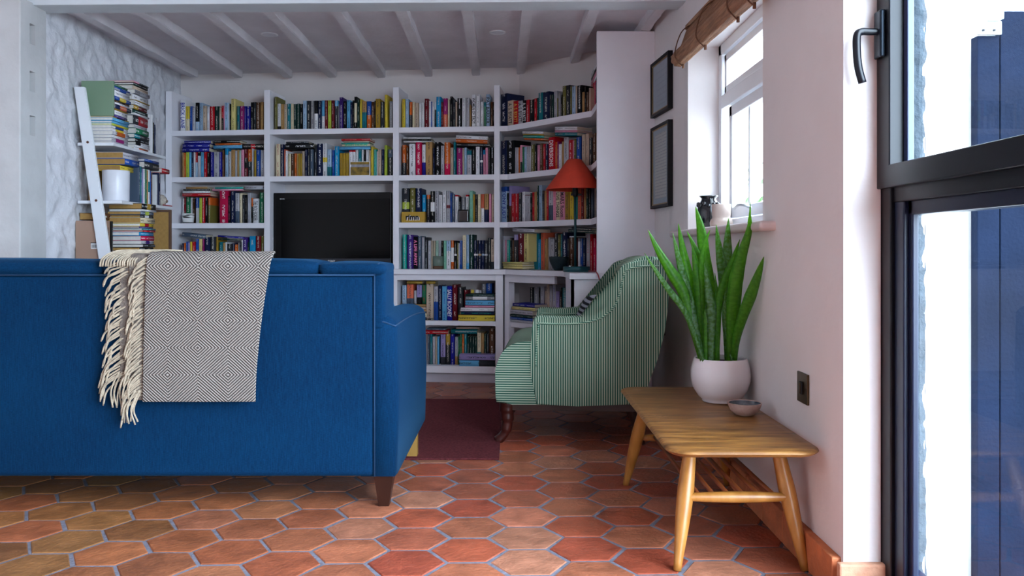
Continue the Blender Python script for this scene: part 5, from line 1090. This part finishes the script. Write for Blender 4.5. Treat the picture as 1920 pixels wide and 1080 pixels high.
# ------------------------------------------------------------------ ladder shelf
ls_ = thing('ladder_shelf', 'white leaning ladder shelf against the stone wall full of books', 'shelf', (-2.25, 4.95, 0))
def rail(y):
    bm = bmesh.new(); w = .034; a, b = -2.115, -2.375
    n = bmesh.new(); lo = [n.verts.new(v) for v in ((a-w, y-.011, 0), (a+w, y-.011, 0), (a+w, y+.011, 0), (a-w, y+.011, 0))]; hi = [n.verts.new(v) for v in ((b-w, y-.011, 1.795), (b+w*.75, y-.011, 1.795), (b+w*.75, y+.011, 1.795), (b-w, y+.011, 1.795))]
    n.faces.new(lo); n.faces.new(hi)
    for i in range(4): j = (i+1) % 4; n.faces.new((lo[i], lo[j], hi[j], hi[i]))
    bmesh.ops.bevel(n, geom=n.edges[:], offset=.003, segments=2, affect='EDGES'); merge(bm, n); o = obj('rail', bm, WHITEP, ls_)
    if y < 4.8:
        for z in (1.49, 1.17):
            x = a+(b-a)*z/1.795; bm = bmesh.new(); tube(bm, [(x, y-.0135, z), (x, y-.011, z)], .007, seg=12); obj('screw_cap', bm, mat('copper_screw', '6E4436', .5, .6), o)
rail(4.605); rail(5.33)
for z, x1, x0 in ((LH1, -2.2, -2.4), (LH2, -2.155, -2.4), (LH3, -2.07, -2.4), (.45, -2.0, -2.4)):
    obj('ladder_step', Bm(((x0, 4.618, z-.018), (x1, 5.318, z-.001)), bev=.002), WHITEP, ls_)
c = Vector((-2.235, 4.72, LH2)); wp = thing('white_pot', 'plain white cylindrical planter on the middle ladder shelf', 'planter', tuple(c))
bm = bmesh.new(); lathe(bm, [(.064, 0), (.068, .002), (.07, .008), (.072, .17), (.071, .173), (.069, .172), (.066, .01)], c, 48); obj('pot_wall', bm, WHITEC, wp, smooth=True)
bm = bmesh.new(); lathe(bm, [(.0655, .15), (.0656, .1505)], c, 40); obj('pot_filling', bm, SOIL, wp)
c = Vector((-2.19, 5.215, LH2)); sh = thing('shell', 'round pale sea shell at the end of middle ladder shelf', 'shell', tuple(c))
bm = bmesh.new(); bmesh.ops.create_uvsphere(bm, u_segments=32, v_segments=20, radius=.038)
for v in bm.verts: k = 1+.12*noise.noise(v.co*40)+.06*math.sin(math.atan2(v.co.y, v.co.x)*14); v.co = Vector((v.co.x*k*.9, v.co.y*k*1.1, v.co.z*k*.9))+c+Vector((0, 0, .036))
obj('shell_body', bm, SHELLM, sh, smooth=True)
bm = bmesh.new(); bmesh.ops.create_uvsphere(bm, u_segments=20, v_segments=12, radius=.012)
for v in bm.verts: v.co += c+Vector((.028, .012, .03))
obj('shell_opening', bm, mat('shell_inside', '7A6658', .5), sh, smooth=True)
o = obj('red_pencil', Bm(((-2.16, 5.17, LH2), (-2.152, 5.30, LH2+.007)), bev=.002), mat('red_lacquer', 'A02A2E', .4)); rebase(o, (-2.156, 5.23, LH2)); tag(o, 'red pencil lying at the edge of middle ladder shelf', 'pencil')
o = obj('barcode_label', Bm(((-2.325, 4.6165, .905), (-2.285, 4.6172, .935))), INKW); parent_box = [b for b in bpy.data.objects if b.get('label', '').startswith('plain pinkish')][0]
o.parent = parent_box; o.matrix_parent_inverse = parent_box.matrix_world.inverted(); bpy.context.view_layer.update(); o.matrix_parent_inverse = parent_box.matrix_world.inverted()
bm = bmesh.new()
for k in range(9): box(bm, (-2.321+k*.0038, 4.6158, .909), (-2.321+k*.0038+.0016, 4.6166, .928))
box(bm, (-2.326, 4.6158, .935), (-2.284, 4.6172, .939)); q = obj('barcode', bm, INKB); q.parent = o; q.matrix_parent_inverse = Matrix()
pf = thing('brown_frame', 'thin brown wooden frame standing behind the low stack of books', 'frame', (-2.2, 5.16, LH3))
obj('frame_moulding', Bm(((-2.34, 5.15, LH3), (-2.10, 5.165, LH3+.30)), bev=.003), mat('brown_frame_wood', '5C4232', .6, var=.2), pf); obj('backing', Bm(((-2.325, 5.147, LH3+.015), (-2.115, 5.15, LH3+.285))), PAPERT, pf)

# ------------------------------------------------------------------ right wall: pictures, blind, vases, switches
def wallM(y):   # frame of reference on the wall: x along +y, y out into the room, z up
    a = math.atan2(-.1, 1) if y > 4.15 else 0
    return Matrix.Translation((wallx(y), y, 0)) @ Matrix.Rotation(-a if False else 0, 4, 'Z')
def picture(name, label, y0, y1, z0, z1, printm):
    t = thing(name, label, 'picture', (wallx((y0+y1)/2), (y0+y1)/2, z0), 0, None)
    d = .1; sh_ = Matrix(((1, -d, 0, wallx(4.15)+d*4.15), (0, 1, 0, 0), (0, 0, 1, 0), (0, 0, 0, 1)))
    w = .016; T_ = -.026
    obj('frame', Bm(((T_, y0, z0), (-.001, y0+w, z1)), ((T_, y1-w, z0), (-.001, y1, z1)), ((T_, y0+w, z0), (-.001, y1-w, z0+w)), ((T_, y0+w, z1-w), (-.001, y1-w, z1)), M=sh_), FRAMEB, t)
    obj('gilt_slip', Bm(((T_+.004, y0+w, z0+w), (-.003, y0+w+.009, z1-w)), ((T_+.004, y1-w-.009, z0+w), (-.003, y1-w, z1-w)), ((T_+.004, y0+w, z0+w), (-.003, y1-w, z0+w+.007)), ((T_+.004, y0+w, z1-w-.007), (-.003, y1-w, z1-w)), M=sh_), GOLDL, t)
    obj('mount', Bm(((-.016, y0+w, z0+w), (-.003, y1-w, z1-w)), M=sh_), MATB, t)
    mm = (y1-y0)*.14; obj('print', Bm(((-.0175, y0+w+mm, z0+w+.035), (-.016, y1-w-mm, z1-w-.03)), M=sh_), printm, t)
    obj('glazing', Bm(((-.0215, y0+w, z0+w), (-.020, y1-w, z1-w)), M=sh_), GLASS, t)
def printmat(name, ca, cb, sc):
    m, t, b = nt(name); b.inputs['Roughness'].default_value = .8; tc = N(t, 'ShaderNodeTexCoord'); sx = N(t, 'ShaderNodeSeparateXYZ'); t.links.new(tc.outputs['Object'], sx.inputs[0])
    mu = N(t, 'ShaderNodeMath', operation='MULTIPLY'); mu.inputs[1].default_value = sc; t.links.new(sx.outputs[2], mu.inputs[0]); si = N(t, 'ShaderNodeMath', operation='SINE'); t.links.new(mu.outputs[0], si.inputs[0])
    n = N(t, 'ShaderNodeTexNoise', Scale=60, Detail=2); t.links.new(tc.outputs['Object'], n.inputs['Vector']); ml = N(t, 'ShaderNodeMath', operation='MULTIPLY'); t.links.new(si.outputs[0], ml.inputs[0]); t.links.new(n.outputs['Fac'], ml.inputs[1])
    gr = N(t, 'ShaderNodeMapRange'); gr.inputs[1].default_value = .2; gr.inputs[2].default_value = .5; t.links.new(ml.outputs[0], gr.inputs[0]); mx = N(t, 'ShaderNodeMix', data_type='RGBA'); t.links.new(gr.outputs[0], mx.inputs[0]); mx.inputs[6].default_value = srgb(ca); mx.inputs[7].default_value = srgb(cb); t.links.new(mx.outputs[2], b.inputs['Base Color']); return m
picture('framed_print', 'upper black framed faded grey sheet hung near the window', 4.33, 4.675, 1.632, 1.932, printmat('faded_sheet', '8E98A2', '828C98', 200))
picture('framed_print', 'lower black framed page of close text lines hung near the window', 4.33, 4.675, 1.126, 1.575, printmat('text_sheet', 'B8B4AC', '86868A', 380))
# woven blind rolled up above the window
bl = thing('woven_blind', 'rolled brown woven bamboo blind above the small window', 'blind', (.80, 3.4, 1.75))
TB = Matrix.Translation((0, 4.12, 0)) @ Matrix.Rotation(R(2.6), 4, 'X') @ Matrix.Translation((0, -4.12, 0))
bm = bmesh.new(); rn = random.Random(3); k = 15; rings = []
for i in range(60):
    y = 2.4+(4.12-2.4)*i/59; ring = []
    for j in range(24):
        a = 2*math.pi*j/24; r_ = .036+.003*math.sin(a*9+1)+.002*noise.noise(Vector((a*3, y*9, 0))); ring.append(bm.verts.new((.803+r_*math.cos(a), y, 1.822+r_*1.05*math.sin(a))))
    rings.append(ring)
for a, b in zip(rings, rings[1:]):
    for j in range(24): q = (j+1) % 24; bm.faces.new((a[j], a[q], b[q], b[j]))
bm.faces.new(rings[0]); bm.faces.new(rings[-1]); bmesh.ops.transform(bm, matrix=TB, verts=bm.verts); obj('rolled_bamboo', bm, BAMBOO, bl, smooth=True)
bm = bmesh.new()
for i in range(22): z = 1.85+i*.0052; x = .80+.0018*i; tube(bm, [(x, 2.4, z), (x, 4.09, z)], .0024, seg=6)
box(bm, (.829, 2.4, 1.955), (.848, 4.09, 1.975)); bmesh.ops.transform(bm, matrix=TB, verts=bm.verts); obj('hanging_slats', bm, BAMBOO, bl)
for y in (4.0, 3.55, 3.05, 2.85):
    bm = bmesh.new(); tube(bm, smooth_pts([(.84, y, 1.965), (.79, y, 1.92), (.762, y, 1.82), (.79, y-.005, 1.775), (.805, y-.01, 1.765)], 5), .0028, seg=6); tube(bm, [(.80, y-.012, 1.775), (.80, y-.012, 1.755)], .006, seg=8)
    bmesh.ops.transform(bm, matrix=TB, verts=bm.verts); obj('cord', bm, mat('blind_cord', '6A4630', .8), bl, smooth=True)
# vases on the sill
c = (.925, 3.93, .994); v1 = thing('black_vase', 'black glazed ornate vase on the window sill', 'vase', c)
bm = bmesh.new(); lathe(bm, [(.036, 0), (.044, .006), (.05, .03), (.053, .07), (.052, .10), (.046, .12), (.035, .138), (.033, .146), (.042, .154), (.044, .158), (.038, .158), (.029, .145), (.028, .13)], c, 40)
obj('vase_body', bm, CERBK, v1, smooth=True); bm = bmesh.new()
for k in range(14):
    a = k*2*math.pi/14; p = (c[0]+.049*math.cos(a), c[1]+.049*math.sin(a), c[2]+.115+.006*math.sin(k*2.3)); n = bmesh.new(); bmesh.ops.create_icosphere(n, subdivisions=2, radius=.0095); bmesh.ops.translate(n, verts=n.verts, vec=p); merge(bm, n)
obj('raised_ornament', bm, CERBK, v1, smooth=True)
c = (.93, 3.715, .994); v2 = thing('beige_double_vase', 'beige ceramic vase with wide lower ring beside the black vase', 'vase', c)
bm = bmesh.new(); lathe(bm, [(.036, 0), (.044, .004), (.05, .014), (.0505, .026), (.047, .038), (.041, .044), (.039, .05), (.041, .06), (.042, .104), (.041, .107), (.038, .107), (.037, .06)], c, 44); obj('vase_body', bm, BEIGEC, v2, smooth=True)
bm = bmesh.new(); lathe(bm, [(.0365, .07), (.0366, .0705)], c, 30); obj('vase_inside', bm, mat('vase_inside_dark', '5E534C', .7), v2)
def plate(name, label, y, z, w, h, m):
    t = thing(name, label, 'switch', (wallx(y), y, z)); x = wallx(y)
    obj('plate', Bm(((x-.007, y-w/2, z-h/2), (x-.0005, y+w/2, z+h/2)), bev=.0015), m, t); obj('rocker', Bm(((x-.0125, y-.011, z-.018), (x-.007, y+.011, z+.018)), bev=.0015), INKB, t)
    if 'light' in name:
        obj('rocker_cap', Bm(((x-.0155, y-.004, z-.016), (x-.0125, y+.009, z+.016)), bev=.001), BRASS, t)
    for s in (-1, 1):
        bm = bmesh.new(); tube(bm, [(x-.008, y+s*w*.36, z), (x-.006, y+s*w*.36, z)], .003, seg=10); obj('screw', bm, BRASS, t)
plate('light_switch', 'bronze light switch plate on the wall above the coffee table', 2.437, .497, .086, .088, BRASS)
plate('wall_socket', 'small dark wall socket behind the armchair and plant', 4.5, .485, .09, .086, INKB)
# ceiling downlights, off
for px, py, lb in ((505, 65, 'left'), (933, 61, 'right')):
    d = (2.178-EYE)*F/(HZ-py); x = (px-960)/F*d; t = thing('downlight', 'round white recessed ceiling light, the %s one of two' % lb, 'ceiling light', (x, d, 2.18))
    bm = bmesh.new(); lathe(bm, [(.05, 0), (.05, -.004), (.043, -.006), (.036, -.003)], (x, d, 2.18), 36, cap=False); obj('trim_ring', bm, WHITEP, t, smooth=True); bm = bmesh.new(); lathe(bm, [(.037, 0), (.037, -.003)], (x, d, 2.18), 30); obj('lens', bm, WHITEC, t)
# ------------------------------------------------------------------ daylight and camera
w = bpy.data.worlds.new('World'); scene.world = w; w.use_nodes = True; t = w.node_tree; bg = t.nodes['Background']
bg.inputs[0].default_value = (.72, .85, 1.0, 1); bg.inputs[1].default_value = WS
def area(name, loc, rot, sx, sy, e, col=(.78, .88, 1)):
    l = bpy.data.lights.new(name, 'AREA'); l.shape = 'RECTANGLE'; l.size = sx; l.size_y = sy; l.energy = e; l.color = col
    o = bpy.data.objects.new(name, l); COL.objects.link(o); o.location = loc; o.rotation_euler = rot; return o
def portal(*a): o = area(*a, 1); o.data.cycles.is_portal = True; return o
portal('window_daylight', (1.075, 3.446, 1.42), (0, R(90), 0), .9, 1.2)
portal('door_daylight', (1.075, .6, 1.15), (0, R(90), 0), 2.3, 3.0)
cam = bpy.data.cameras.new('camera'); co = bpy.data.objects.new('camera', cam); COL.objects.link(co)
co.location = (0, 0, EYE); co.rotation_euler = (R(90), 0, 0); cam.sensor_width = 36; cam.lens = F/1920*36; cam.shift_y = -72/1920; cam.clip_start = .02
scene.camera = co
scene.view_settings.view_transform = 'Standard'; scene.view_settings.look = 'None'; scene.view_settings.gamma = 1; scene.view_settings.use_curve_mapping = False
scene.view_settings.exposure = EXPO
scene.cycles.max_bounces = 10; scene.cycles.diffuse_bounces = 6; scene.cycles.transparent_max_bounces = 12
